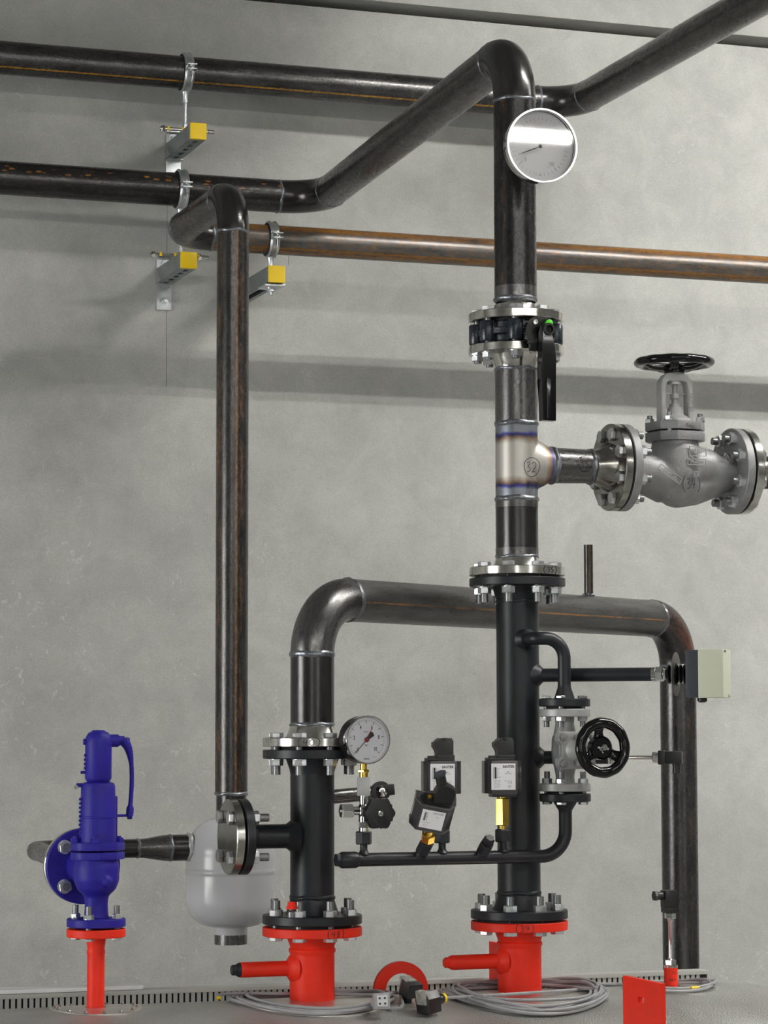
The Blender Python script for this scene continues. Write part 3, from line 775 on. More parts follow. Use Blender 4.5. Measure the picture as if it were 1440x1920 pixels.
clamp(0, Y1, c1.z, R80, c1.z-R80-(cb1.z+0.0205+0.014), 'zinc pipe clamp on the uppermost pipe with a long rod', x=cb1.x)
clamp(0, Y2, c2.z, R80, c2.z-R80-(cb2.z+0.0205+0.014), 'zinc pipe clamp on the middle pipe, half behind the bend', x=cb2.x)
clamp(0, Y3, zz, R65, zz-R65-(cb3.z+0.0215), 'zinc pipe clamp on the rusty brown pipe right of the upright pipe', x=cb3.x, boss=0.024)

# ================================================================== lever valve
zv1 = zm(651)                                      # top face of the flange under the valve (front edge)
zv0 = zF1-0.018
vt, vb = zv0-0.002, zv1+0.002
vc = (vt+vb)/2; vh = vt-vb
lv = thing('butterfly_valve', 'dark blue lug valve with black hand lever clamped between two bright flanges', 'valve', (XM, Y0, vc))
bm = bmesh.new()
lathe(bm, [(0.045, -vh/2), (0.070, -vh/2), (0.074, -vh/2+0.004), (0.074, -vh*0.18), (0.083, -vh*0.12), (0.083, vh*0.12), (0.074, vh*0.18), (0.074, vh/2-0.004), (0.070, vh/2), (0.045, vh/2)], T(XM, Y0, vc), 64)
for k in range(8):
    a = 2*pi*(k+0.5)/8
    M = T(XM, Y0, vc) @ RZ(a) @ T(0.082, 0, 0)
    lathe(bm, [(0.015, -vh*0.46), (0.0165, -vh*0.40), (0.0165, vh*0.40), (0.015, vh*0.46)], M, 20)
    for s in (-1, 1): box(bm, 0.012, 0.004, vh*0.36, T(XM, Y0, vc+s*vh*0.28) @ RZ(a+s*0.2) @ T(0.077, 0, 0), 0.0008)
part('valve_body', bm, MT['navy'], lv)
bm = bmesh.new()
for s in (-1, 1): lathe(bm, [(0.05, s*(vh/2-0.001)), (0.069, s*(vh/2-0.001)), (0.069, s*(vh/2+0.002)), (0.05, s*(vh/2+0.002))], T(XM, Y0, vc), 48)
part('seat_ring', bm, MT['rubber'], lv)
ld = V((0.02, -1, 0)).normalized()                  # stem direction
yh = 0.160
hub = V((XM, Y0, vc-0.012))+ld*yh
bm = bmesh.new(); tube(bm, [V((XM, Y0, vc-0.004))+ld*0.07, V((XM, Y0, vc-0.008))+ld*(yh-0.022)], 0.019, UP, n=24)
part('stem_neck', bm, MT['gloss'], lv)
Ml = frame(hub, ld, UP)                             # z towards the viewer, x up
# top plate: half round with notches
out = []
for k in range(25):
    a = radians(-95+k*(230/24)); rr = 0.0325
    out.append((rr*cos(a), rr*sin(a)))
out += [(-0.040, 0.022), (-0.040, -0.004)]
bm = bmesh.new(); prism(bm, [(x-0.002, y+0.007) for x, y in out], -0.024, -0.014, Ml, 0.001)
for k in range(9):
    a = radians(60+k*9); box(bm, 0.005, 0.002, 0.012, Ml @ T(-0.002, 0.007, -0.019) @ RZ(a) @ T(0.0325, 0, 0))
part('notch_plate', bm, MT['gloss'], lv)
L0 = 0.187
bm = bmesh.new()
sh = [(0.010, -0.010), (0.014, 0), (0.010, 0.010), (-0.004, 0.0125), (-0.03, 0.0140), (-0.055, 0.0155), (-0.075, 0.0165), (-0.100, 0.0165), (-0.103, 0.0135), (-L0, 0.0135), (-L0, -0.0150), (-0.10, -0.0150), (-0.055, -0.0155), (-0.03, -0.012), (-0.004, -0.0125)]
prism(bm, sh, -0.012, 0.012, Ml, 0.003)
part('lever', bm, MT['gloss'], lv)
bm = bmesh.new(); lathe(bm, [(0.0125, 0.010), (0.0125, 0.015), (0.008, 0.015), (0.007, 0.012), (0.0, 0.012)], Ml, 24)
part('lever_boss', bm, MT['gloss'], lv)
bm = bmesh.new(); box(bm, 0.084, 0.012, 0.003, Ml @ T(-0.142, 0, 0.0125), 0.001); part('grip_rib', bm, MT['gloss'], lv)
for (dx, dy) in ((0.020, 0.024), (0.022, 0.028), (-0.024, -0.021)):
    pass
for (dx, dy) in ((0.017, 0.020), (-0.016, -0.017)):
    bm = bmesh.new(); lathe(bm, [(0.0058, -0.014), (0.0058, -0.010), (0.0045, -0.009), (0.0035, -0.009), (0.003, -0.012), (0, -0.012)], Ml @ T(dx, dy, 0), 20); part('cap_screw', bm, MT['chrome'], lv)
bm = bmesh.new(); lathe(bm, [(0.0075, -0.014), (0.0075, -0.007), (0.006, -0.006), (0, -0.006)], Ml @ T(0.016, -0.010, 0), 20); part('green_plug', bm, MT['green'], lv)

# ================================================================== tee spool (32)
tee = thing('tee_pipe', 'bright steel tee with pen number 32 and heat tinted welds below the lever valve', 'pipe fitting', (XM, Y0, zm(870)))
z_w1, z_t1, z_t0 = zm(693), zm(795), zm(936)
disc(tee, 'flange', (XM, Y0, zv1-0.009), UP, 0.1, 0.04, 0.018, MT['stain'], hub=(0.056, R80, zv1-0.018-z_w1, -1), label='bright flange under the lever valve')
bolt_circle(tee, (XM, Y0, (zF1+zv1-0.018)/2), UP, 0.08, 8, bolt_meshes(grip=zF1-(zv1-0.018), out=0.004, nut=0.012))
bead(tee, (XM, Y0, z_w1), UP, R80, MT['weld'])
bm = bmesh.new(); tube(bm, [(XM, Y0, z_w1), (XM, Y0, z_t1)], R80, FR); part('pipe_run', bm, MT['grey'], tee)
bead(tee, (XM, Y0, z_t1), UP, R80, MT['weld'], w=0.006, h=0.003)
# tee body with soft fillets
zb_ = at(1150, 876.5, Y0).z                           # branch axis
bm = bmesh.new(); tc_ = V((XM, Y0, zb_))
lathe(bm, [(R80, z_t0-zb_), (R80, z_t1-zb_)], None, 56)
lathe(bm, [(0.0415, 0.0), (0.0400, 0.040), (0.0380, 0.048), (0.0315, 0.066)], frame((0, 0, 0), RT), 48, squash=1.33)
lathe(bm, [(0.0385, 0.0), (R65, 0.078)], frame((0, 0, 0), RT), 48)
o = part('tee_body', bm, tinted('heat tinted tee steel', z_t0-zb_, z_t1-zb_), tee, M=T(tc_)); remesh(o, 0.003, 14)
bead(tee, (XM, Y0, z_t0), UP, R80, MT['weld'], w=0.006, h=0.003)
bead(tee, (XM+0.080, Y0, zb_), RT, R65, MT['weld'], w=0.006, h=0.003)
xf = at(1141, 876.5, Y0).x                            # left face of the branch flange
bm = bmesh.new(); tube(bm, [(XM+0.080, Y0, zb_), (XM+0.11, Y0, zb_), (xf-0.045, Y0, zb_)], lambda t: R65*(1-0.06*t), FR); part('reducer', bm, MT['grey'], tee, label='grey branch piece with pen number 33')
bead(tee, (xf-0.043, Y0, zb_), RT, R65*0.95, MT['weld'], w=0.006, h=0.003)
disc(tee, 'flange', (xf+0.009, Y0, zb_), RT, 0.0925, 0.03, 0.018, MT['stain_d'], hub=(0.052, R65*0.95, 0.040, -1), label='bright branch flange facing the globe valve')
bm = bmesh.new(); lathe(bm, [(0.061, 0), (0.061, 0.0045)], frame((xf+0.018, Y0, zb_), RT), 48); lathe(bm, [(0.084, 0.0005), (0.084, 0.004)], frame((xf+0.018, Y0, zb_), RT), 48); part('gasket', bm, MT['rubber'], tee)
bolt_circle(tee, (xf+0.0203, Y0, zb_), V((-1, 0, 0)), 0.0725, 8, B65, xh=UP)
# straight piece and flange (35)
z35 = zm(1064)
bm = bmesh.new(); tube(bm, [(XM, Y0, z_t0), (XM, Y0, z35+0.021)], R80, FR); part('pipe_run', bm, MT['dark'], tee)
bm = bmesh.new(); tube(bm, [(XM, Y0, z_t0-0.002), (XM, Y0, z_t0-0.018)], R80+0.0004, FR); part('heat_band', bm, MT['grey'], tee)
bm = bmesh.new(); tube(bm, [(XM, Y0, z35+0.024), (XM, Y0, z35+0.040)], R80+0.0004, FR); part('heat_band', bm, MT['grey'], tee)
bead(tee, (XM, Y0, z35+0.022), UP, R80, MT['weld'])
disc(tee, 'flange', (XM, Y0, z35-0.009), UP, 0.1, 0.04, 0.018, MT['stain'], hub=(0.052, R80, 0.020, 1), label='bright flange with pen number 35')
va = radians(-22)                                     # the side that faces the viewer
def pen(parent, s, c, r, a, h, w, circle=False, th=0.0013, off=0.0005):
    bm = bmesh.new(); handwrite(bm, s, h, w, oncyl(c, r, a, off), th, circle); return part('pen_marking', bm, MT['ink'], parent)
for s_, py_, x_, h_, w_, c_ in (('32', 879, 0.0165, 0.021, 0.0115, True), ('89/70', 912, 0.0215, 0.014, 0.0058, False)):
    bm = bmesh.new(); handwrite(bm, s_, h_, w_, ontee((XM, Y0, zm(py_)), R80, x_, zb_), 0.0013, c_); part('pen_marking', bm, MT['ink'], tee)
pen(tee, '(35)', (XM, Y0, z35-0.009), 0.1, va+0.76, 0.011, 0.009)
bm = bmesh.new()
def onx(x0, r, a0):
    return lambda x, y: V((x0+x, Y0-(r+0.0006)*cos(a0+y/r), zb_+(r+0.0006)*sin(a0+y/r)))
handwrite(bm, '33', 0.018, 0.010, onx(at(1084, 876, Y0).x-0.0, R65*0.985, 0.05), 0.0013, True); part('pen_marking', bm, MT['ink'], tee)

# ================================================================== globe valve
xr = at(1367, 886, Y0).x; xl = xf+0.0225             # right flange left face; left flange left face
gv = thing('globe_valve', 'silver grey cast globe valve with black handwheel at the right', 'valve', ((xl+xr)/2, Y0, zb_))
xc = at(1266, 850, Y0).x
def on(px, py): return at(px, py, Y0)
bm = bmesh.new()
O = V((xc, Y0, zb_))
zp = lambda py: on(1266, py).z-zb_                     # heights at the valve's middle
k_ = mpp(1266, 870, Y0)
# bowl
lathe(bm, [(0.0, zp(951)), (0.018, zp(949)), (0.036, zp(938)), (0.050, zp(915)), (0.056, zp(890)), (0.056, zp(868)), (0.054, zp(845)), (0.050, zp(835)), (0.050, zp(824))], None, 48)
# left passage
def pt(px, py): q = on(px, py); return V((q.x-xc, 0, q.z-zb_))
tube(bm, [(xl+0.012-xc, 0, 0), pt(1205, 885), pt(1225, 893), pt(1250, 903)], lambda t: 0.040+0.010*t, FR, n=36)
tube(bm, [(xr+0.008-xc, 0, 0), pt(1345, 890), pt(1325, 880), pt(1285, 873)], lambda t: 0.040+0.006*t, FR, n=36)
tube(bm, [(xr+0.008-xc, 0, -0.004), pt(1335, 906), pt(1300, 918), pt(1262, 922)], lambda t: 0.030+0.006*t, FR, n=36)
o = part('valve_body', bm, MT['cast'], gv, M=T(O)); remesh(o, 0.0035, 10)
for (a, b, lab) in ((xl, 1, 'left flange'), (xr, -1, 'right flange')):
    bm = bmesh.new(); M = frame((a+0.009, Y0, zb_), RT)
    lathe(bm, [(0.02, -0.009), (0.091, -0.009), (0.0925, -0.0075), (0.0925, 0.0075), (0.091, 0.009), (0.02, 0.009)], M, 64)
    part('valve_flange', bm, MT['cast'], gv)
# bonnet plates, eight-cornered
def oct_(w, c): return [(w, c), (c, w), (-c, w), (-w, c), (-w, -c), (-c, -w), (c, -w), (w, -c)]
zb1, zb2, zb3, zb4 = zp(829)+zb_, zp(812)+zb_, zp(809)+zb_, zp(793)+zb_
rot = RZ(radians(45))
for za, zb__, nm in ((zb1, zb2, 'bonnet_seat'), (zb3, zb4, 'bonnet_flange')):
    bm = bmesh.new(); prism(bm, oct_(0.056, 0.030), za, zb__, T(xc, Y0, 0) @ RZ(radians(8)), 0.002); part(nm, bm, MT['cast'], gv)
bm = bmesh.new(); lathe(bm, [(0.045, zb2), (0.045, zb3)], T(xc, Y0, 0), 32); part('gasket', bm, MT['rubber'], gv)
bb = bolt_meshes(d=0.012, af=0.018, grip=zb4-zb1, head=0.004, nut=0.010, out=0.007, headup=False)
Fb = T(xc, Y0, (zb1+zb4)/2) @ RZ(radians(8))
for sx in (-1, 1):
    for sy in (-1, 1):
        M = Fb @ T(sx*0.0385, sy*0.0385, 0)
        b_ = link(bb[0], 'bolt', gv, M); link(bb[2], 'nut', b_, M)
# bonnet cone, stem, yoke
bm = bmesh.new()
lathe(bm, [(0.040, zp(793)), (0.036, zp(788)), (0.026, zp(781)), (0.0165, zp(777)), (0.0160, zp(765)), (0.012, zp(764.5)), (0.012, zp(758))], T(xc, Y0, zb_), 36); part('bonnet', bm, MT['castgrey'], gv)
bm = bmesh.new(); lathe(bm, [(0.0065, zp(758)), (0.0065, zp(749)), (0.010, zp(748)), (0.010, zp(739)), (0.006, zp(738)), (0.0055, zp(725)), (0.007, zp(723)), (0.007, zp(700))], T(xc, Y0, zb_), 24)
lathe(bm, [(0.016, zp(722)), (0.016, zp(717))], T(xc, Y0, zb_), 30); part('stem', bm, MT['castgrey'], gv)
bm = bmesh.new(); bar(bm, xc-0.024, xc+0.024, Y0-0.004, Y0+0.004, zp(740)+zb_, zp(738)+zb_, 0.0004); part('guide_bar', bm, MT['castgrey'], gv)
# yoke: two legs and a crown, in the X-Z plane, 26 mm deep
hw = 0.037
path_o = [(-hw, zp(793)), (-hw, zp(730)), (-hw+0.002, zp(715)), (-hw+0.012, zp(704)), (-0.016, zp(701)), (0.016, zp(701)), (hw-0.012, zp(704)), (hw-0.002, zp(715)), (hw, zp(730)), (hw, zp(793))]
path_i = [(-hw+0.0105, zp(793)), (-hw+0.0105, zp(728)), (-hw+0.013, zp(719)), (-0.016, zp(716)), (-0.005, zp(716)), (0.005, zp(716)), (0.016, zp(716)), (hw-0.013, zp(719)), (hw-0.0105, zp(728)), (hw-0.0105, zp(793))]
bm = bmesh.new(); My = T(xc, Y0, zb_) @ RX(pi/2)
yd = 0.014
A = [[bm.verts.new(My @ V((x, z, s*yd))) for (x, z) in P_] for s in (-1, 1) for P_ in (path_o, path_i)]
o0, i0, o1, i1 = A
for k in range(len(o0)-1):
    bm.faces.new((o0[k], o0[k+1], i0[k+1], i0[k])); bm.faces.new((o1[k], i1[k], i1[k+1], o1[k+1]))
    bm.faces.new((o0[k], o1[k], o1[k+1], o0[k+1])); bm.faces.new((i0[k], i0[k+1], i1[k+1], i1[k]))
bm.faces.new((o0[0], i0[0], i1[0], o1[0])); bm.faces.new((o0[-1], o1[-1], i1[-1], i0[-1]))
bmesh.ops.bevel(bm, geom=list(bm.edges), offset=0.0015, segments=2, affect='EDGES', clamp_overlap=True)
lathe(bm, [(0.021, zp(702)), (0.019, zp(697)), (0.015, zp(696))], T(xc, Y0, zb_), 32)
part('yoke', bm, MT['castgrey'], gv)
bm = bmesh.new()
text_mesh(bm, 'NUT 65', 0.012, T(xc+hw-0.0052, Y0-yd-0.0006, zp(755)+zb_) @ RX(pi/2) @ RZ(-pi/2), ext=0.0004)
part('cast_lettering', bm, MT['cast'], gv)
# handwheel
def handwheel(bm, M, R, tr, nsp=5, dish=0.02, lobes=12, hubr=0.02, hubh=0.018, spw=0.010):
    uv = bm.loops.layers.uv.verify(); n, m = 120, 14; rows = []
    for i in range(n):
        a = 2*pi*i/n; rr = tr*(1+0.035*cos(lobes*a)); row = []
        for j in range(m):
            b_ = 2*pi*j/m
            row.append(bm.verts.new(M @ V(((R-tr+rr*cos(b_))*cos(a), (R-tr+rr*cos(b_))*sin(a), rr*0.85*sin(b_)))))
        rows.append(row)
    for i in range(n):
        A_, B_ = rows[i], rows[(i+1) % n]
        for j in range(m): bm.faces.new((A_[j], B_[j], B_[(j+1) % m], A_[(j+1) % m]))
    lathe(bm, [(hubr*0.9, -dish-hubh/2), (hubr, -dish-hubh/2+0.002), (hubr, -dish+hubh/2-0.003), (hubr*0.85, -dish+hubh/2), (0.0, -dish+hubh/2)], M, 36)
    for k in range(nsp):
        a = 2*pi*k/nsp+0.5
        p0 = V((hubr*0.7*cos(a), hubr*0.7*sin(a), -dish)); p1 = V(((R-1.3*tr)*cos(a), (R-1.3*tr)*sin(a), -tr*0.2))
        mid = (p0+p1)/2+V((0, 0, -dish*0.35))
        q = spline([p0, mid, p1], 5)
        prv = None; sd = V((-sin(a), cos(a), 0))
        for i_, c in enumerate(q):
            t = i_/(len(q)-1); w_ = spw*(1.25-0.5*sin(pi*t)); h_ = 0.0045
            rg = [bm.verts.new(M @ (c+sd*(w_*cos(x_))+V((0, 0, h_*sin(x_))))) for x_ in [2*pi*z_/10 for z_ in range(10)]]
            if prv:
                for j in range(10): bm.faces.new((prv[j], prv[(j+1) % 10], rg[(j+1) % 10], rg[j]))
            prv = rg
Mh = T(xc, Y0, zb_+zp(680))
bm = bmesh.new(); handwheel(bm, Mh, 0.0865, 0.0110, 5, 0.014, 12, 0.023, 0.020, 0.012)
for k in range(12):
    pass
part('handwheel', bm, MT['gloss'], gv)
bm = bmesh.new(); hexa(bm, 0.019, 0, 0.010, T(xc, Y0, zb_+zp(680)-0.006)); part('wheel_nut', bm, MT['nut'], gv)
# raised cast marks and pen number on the body
def onbody(px, py, s, size, dy, tilt=0, box_=None, mat='castgrey', ext=0.0008):
    q = on(px, py)
    M = T(q.x, Y0-dy, q.z) @ RX(pi/2) @ RZ(tilt)
    bm = bmesh.new()
    if s: text_mesh(bm, s, size, M, ext=ext)
    if box_:
        w_, h_ = box_
        for (sx, sy, ox, oy) in ((w_, 0.0012, 0, h_/2), (w_, 0.0012, 0, -h_/2), (0.0012, h_, w_/2, 0), (0.0012, h_, -w_/2, 0)): box(bm, sx, sy, 0.0016, M @ T(ox, oy, 0))
    part('cast_lettering', bm, MT[mat], gv)
onbody(1287, 851, '<ARI>', 0.013, 0.0560, 0, (0.038, 0.020))
onbody(1284, 871, 'EN-JL1040', 0.0075, 0.0575, 0, (0.042, 0.012))
onbody(1236, 893, 'EN-GJL', 0.012, 0.0545, radians(-32), (0.058, 0.013))
onbody(1350, 862, 'PN16', 0.012, 0.0425, radians(-28))
onbody(1279, 800, '0703311', 0.009, 0.0578, 0)
onbody(1284, 893, 'G', 0.009, 0.0565, 0, (0.011, 0.011))
qq = on(1276, 911)
bm = bmesh.new(); handwrite(bm, '(34)', 0.022, 0.010, lambda x, y: V((qq.x+x, Y0-0.0545, qq.z+y)), 0.0015); part('pen_marking', bm, MT['ink'], gv)
# right neighbour pipe
rp = thing('flanged_pipe', 'short pipe end with bright flange leaving the picture right of the globe valve', 'pipe', (xr+0.03, Y0, zb_))
disc(rp, 'flange', (xr+0.0225+0.009, Y0, zb_), RT, 0.0925, 0.03, 0.018, MT['stain'], hub=(0.050, R65*0.95, 0.035, 1))
bm = bmesh.new(); lathe(bm, [(0.084, 0.0002), (0.084, 0.004)], frame((xr+0.018, Y0, zb_), RT), 48); part('gasket', bm, MT['rubber'], rp)
bm = bmesh.new(); tube(bm, [(xr+0.07, Y0, zb_), (xr+1.2, Y0, zb_)], R65*0.95, FR); part('pipe_run', bm, MT['dark'], rp)
bolt_circle(rp, (xr+0.0203, Y0, zb_), V((1, 0, 0)), 0.0725, 8, B65, xh=UP)

# ================================================================== main anthracite column
zN = zm(1860)                                        # boiler top line at the nozzles
zd1 = z35-0.018-0.005                                # top face of the dark flange
z39 = zm(1726)                                       # top face of red flange 39
co = thing('anthracite_column', 'tall dark grey painted column pipe bolted between flange 35 and red flange 39', 'pipe', (XM, Y0, (zd1+z39)/2))
disc(co, 'flange', (XM, Y0, zd1-0.0085), UP, 0.1, 0.04, 0.017, MT['anth'], hub=(0.053, R80, 0.030, -1))
bm = bmesh.new(); lathe(bm, [(0.088, zd1), (0.088, zd1+0.005)], T(XM, Y0, 0), 48); part('gasket', bm, MT['rubber'], co)
zl1 = z39+0.005
bm = bmesh.new(); tube(bm, [(XM, Y0, zl1+0.05), (XM, Y0, (zl1+zd1)/2), (XM, Y0, zd1-0.045)], R80, FR); part('column_pipe', bm, MT['anth'], co)
disc(co, 'flange', (XM, Y0, zl1+0.009), UP, 0.1, 0.04, 0.018, MT['anth'], hub=(0.054, R80, 0.034, 1))
bm = bmesh.new(); lathe(bm, [(0.088, z39), (0.088, z39+0.0055)], T(XM, Y0, 0), 48); part('gasket', bm, MT['rubber'], co)
bead(co, (XM, Y0, zl1+0.052), UP, R80, MT['anth'], w=0.006, h=0.0025); bead(co, (XM, Y0, zd1-0.047), UP, R80, MT['anth'], w=0.005, h=0.002)
bolt_circle(co, (XM, Y0, zd1+0.0015), UP, 0.08, 8, B80, phase=0.22)
bolt_circle(co, (XM, Y0, z39+0.0025), UP, 0.08, 8, B80u, phase=0.22)
pen(co, '39', (XM, Y0, zm(1565)), R80, va+0.40, 0.030, 0.014, True)
# stubs that leave the column
def stub(parent, p0, p1, r, name='branch_stub', mat='anth', beadr=True):
    bm = bmesh.new(); tube(bm, [p0, p1], r, UP if abs((V(p1)-V(p0)).normalized().z) < .9 else FR, n=28); o = part(name, bm, MT[mat], parent)
    return o
R20, RE = 0.01345, 0.0150
Yv = Y0-0.095
vp_ = at(1059, 1390, Yv)                               # bypass valve axis
XV = vp_.x
zU = at(1010, 1197, Y0-0.09).z
zvt = at(1060, 1310, Yv).z; zvb = at(1062, 1488, Yv).z
bm = bmesh.new(); tube(bm, fillet([(XM+0.001, Y0-0.030, zU), (XM+0.001, Yv, zU), (XM+0.0212, Yv, zU)], 0.019)[:-1]+fillet([(XM+0.0215, Yv, zU), (XV, Yv, zU), (XV, Yv, zvt+0.030)], XV-XM-0.0235), R20, UP, n=28); part('bypass_bend', bm, MT['anth'], co)
bm = bmesh.new(); lathe(bm, [(0.024, 0.0), (0.019, 0.006), (0.0145, 0.012)], frame((XM+0.001, Y0-0.041, zU), V((0.0, -1, 0))), 28); part('weld_bead', bm, MT['anth'], co)
# ---- flange set of the bypass valve
disc(co, 'small_flange', (XV, Yv, zvt-0.008), UP, 0.0525, 0.012, 0.016, MT['anth'], hub=(0.021, R20, 0.030, 1), label='small dark flange with chipped paint')
bm = bmesh.new(); lathe(bm, [(0.037, zvt-0.021), (0.037, zvt-0.016)], T(XV, Yv, 0), 36); part('gasket', bm, MT['rubber'], co)
gt = thing('gate_valve', 'small pale cast valve with black handwheel facing the viewer, right of the column', 'valve', (XV, Yv, (zvt+zvb)/2))
zg1, zg0 = zvt-0.021, zvb+0.005                        # valve flange faces (upper top, lower bottom)
for za in (zg1-0.008, zg0+0.008):
    disc(gt, 'valve_flange', (XV, Yv, za), UP, 0.0525, 0.010, 0.016, MT['castgrey'])
bolt_circle(gt, (XV, Yv, (zvt+zg1-0.016)/2), UP, 0.0375, 4, bolt_meshes(d=0.012, af=0.018, grip=zvt-zg1+0.016, head=0.006, nut=0.009, out=0.012), phase=0.62)
zc_ = (zg1+zg0)/2
bm = bmesh.new()
lathe(bm, [(0.021, zg0+0.008-zc_), (0.019, zg0+0.03-zc_), (0.026, -0.018), (0.028, 0), (0.026, 0.018), (0.019, zg1-0.03-zc_), (0.021, zg1-0.008-zc_)], None, 36)
box(bm, 0.050, 0.060, 0.056, T(0, -0.015, 0), 0.006)
o = part('valve_body', bm, MT['cast'], gt, M=T(XV, Yv, zc_)); remesh(o, 0.0025, 5)
for i, (ya, yb) in enumerate(((-0.043, -0.052), (-0.054, -0.064))):
    bm = bmesh.new(); prism(bm, [(0.040, -0.012), (0.040, 0.012), (0.024, 0.030), (0.012, 0.042), (-0.012, 0.042), (-0.024, 0.030), (-0.040, 0.012), (-0.040, -0.012), (-0.024, -0.030), (-0.012, -0.042), (0.012, -0.042), (0.024, -0.030)][::-1] if False else
          [(0.034, -0.038), (0.040, -0.032), (0.040, -0.018), (0.030, -0.010), (0.030, 0.010), (0.040, 0.018), (0.040, 0.032), (0.034, 0.038), (-0.034, 0.038), (-0.040, 0.032), (-0.040, 0.018), (-0.030, 0.010), (-0.030, -0.010), (-0.040, -0.018), (-0.040, -0.032), (-0.034, -0.038)],
          -0.0045, 0.0045, T(XV, Yv+(ya+yb)/2, zc_) @ RX(pi/2), 0.0012); part('bonnet_plate', bm, MT['castgrey'], gt)
for sx in (-1, 1):
    for sz in (-1, 1):
        bm = bmesh.new(); M = frame((XV+sx*0.031, Yv-0.064, zc_+sz*0.027), FR); lathe(bm, [(0.009, 0), (0.009, 0.002)], M, 18); hexa(bm, 0.013, 0.002, 0.008, M); lathe(bm, [(0.005, 0.008), (0.0045, 0.012), (0.0, 0.0125)], M, 16); part('bonnet_bolt', bm, MT['cast'], gt)
bm = bmesh.new()
lathe(bm, [(0.026, 0.062), (0.022, 0.068), (0.016, 0.085), (0.014, 0.105), (0.012, 0.130)], frame((XV, Yv, zc_), FR), 30)
part('bonnet', bm, MT['castgrey'], gt)
for s in (-1, 1):
    bm = bmesh.new(); tube(bm, [(XV+0.0, Yv-0.062, zc_+s*0.028), (XV+0.002, Yv-0.105, zc_+s*0.020), (XV, Yv-0.125, zc_+s*0.008)], 0.007, UP, n=14); part('yoke_arm', bm, MT['castgrey'], gt)
yw_ = Yv-0.170
hwc = at(1130, 1402, yw_)
tilt = V((hwc.x-XV, yw_-Yv, hwc.z-zc_)).normalized()
bm = bmesh.new(); tube(bm, [V((XV, Yv, zc_))+tilt*0.10, V((XV, Yv, zc_))+tilt*0.180], 0.006, UP, n=14); part('stem', bm, MT['chrome'], gt)
bm = bmesh.new(); Mg = frame(hwc, tilt, (0.45, 0, 1)); handwheel(bm, Mg, 0.0600, 0.0108, 3, 0.012, 12, 0.0235, 0.022, 0.013); part('handwheel', bm, MT['gloss'], gt)
bm = bmesh.new(); text_mesh(bm, 'VAG', 0.006, Mg @ T(0.004, -0.008, 0.0007) @ RZ(-2.0)); text_mesh(bm, 'EKB 0.6', 0.005, Mg @ T(-0.006, 0.002, 0.0007) @ RZ(-2.0)); part('hub_lettering', bm, MT['paper'], gt)

# ---- manifold (lower dark pipe)
zM = at(820, 1609, Yv).z; zM2 = at(1000, 1606, Yv).z; zM = (zM+zM2)/2
mf = thing('manifold_pipe', 'thin dark grey pipe with screw sockets running in front of the columns', 'pipe', (at(820, 1609, Yv).x, Yv, zM))
xm0 = at(640, 1615, Yv).x
bm = bmesh.new(); tube(bm, fillet([(xm0+0.01, Yv, zM), (XV, Yv, zM), (XV, Yv, zvb-0.034)], 0.052, 16), R20, FR, n=28); part('pipe_run', bm, MT['anth'], mf)
disc(mf, 'small_flange', (XV, Yv, zvb-0.008), UP, 0.0525, 0.012, 0.016, MT['anth'], hub=(0.024, R20, 0.024, -1))
bm = bmesh.new(); lathe(bm, [(0.037, zvb), (0.037, zvb+0.005)], T(XV, Yv, 0), 36); part('gasket', bm, MT['rubber'], mf)
bolt_circle(mf, (XV, Yv, zvb+0.0025), UP, 0.0375, 4, bolt_meshes(d=0.012, af=0.018, grip=0.037, head=0.006, nut=0.010, out=0.014, headup=False), phase=0.62)
bm = bmesh.new(); M = frame((xm0, Yv, zM), RT); lathe(bm, [(0.0145, -0.003), (0.0165, 0.001), (0.0165, 0.030), (0.0140, 0.035)], M, 32); hexa(bm, 0.024, -0.012, -0.002, M); part('end_socket', bm, MT['anth'], mf)
def socket(parent, px, dz=0.045, d=None, nutz=(0.030, 0.056), af=0.029):
    x = at(px, 1600, Yv).x; b = V((x, Yv, zM)); d = V(d or (0, 0, 1)).normalized()
    M = frame(b, d, (0.87, 0.5, 0))
    bm = bmesh.new(); lathe(bm, [(0.0130, 0.0105), (0.0095, 0.0150), (0.0074, 0.0190), (0.0074, nutz[0]+0.001)], M, 24); part('socket_stem', bm, MT['anth'], parent)
    bm = bmesh.new(); hexa(bm, af, nutz[0], nutz[1], M, pi/6, 0.002) ; part('union_nut', bm, MT['anth'], parent)
    return b, d, M
s_g = socket(mf, 682)
s_b = socket(mf, 829)
s_a = socket(mf, 943)
tl = V((0.10, -0.80, 0.60)).normalized()
s_c = socket(mf, 785, d=(0.12, -0.70, 0.70), nutz=(0.020, 0.050), af=0.026)
s_p = socket(mf, 900, d=(0.05, -0.72, 0.62), nutz=(0.018, 0.046), af=0.025)
bm = bmesh.new(); hexa(bm, 0.020, 0.047, 0.060, s_p[2], 0.3); lathe(bm, [(0.0115, 0.058), (0.009, 0.064)], s_p[2], 6); part('blanking_plug', bm, MT['anth'], mf)

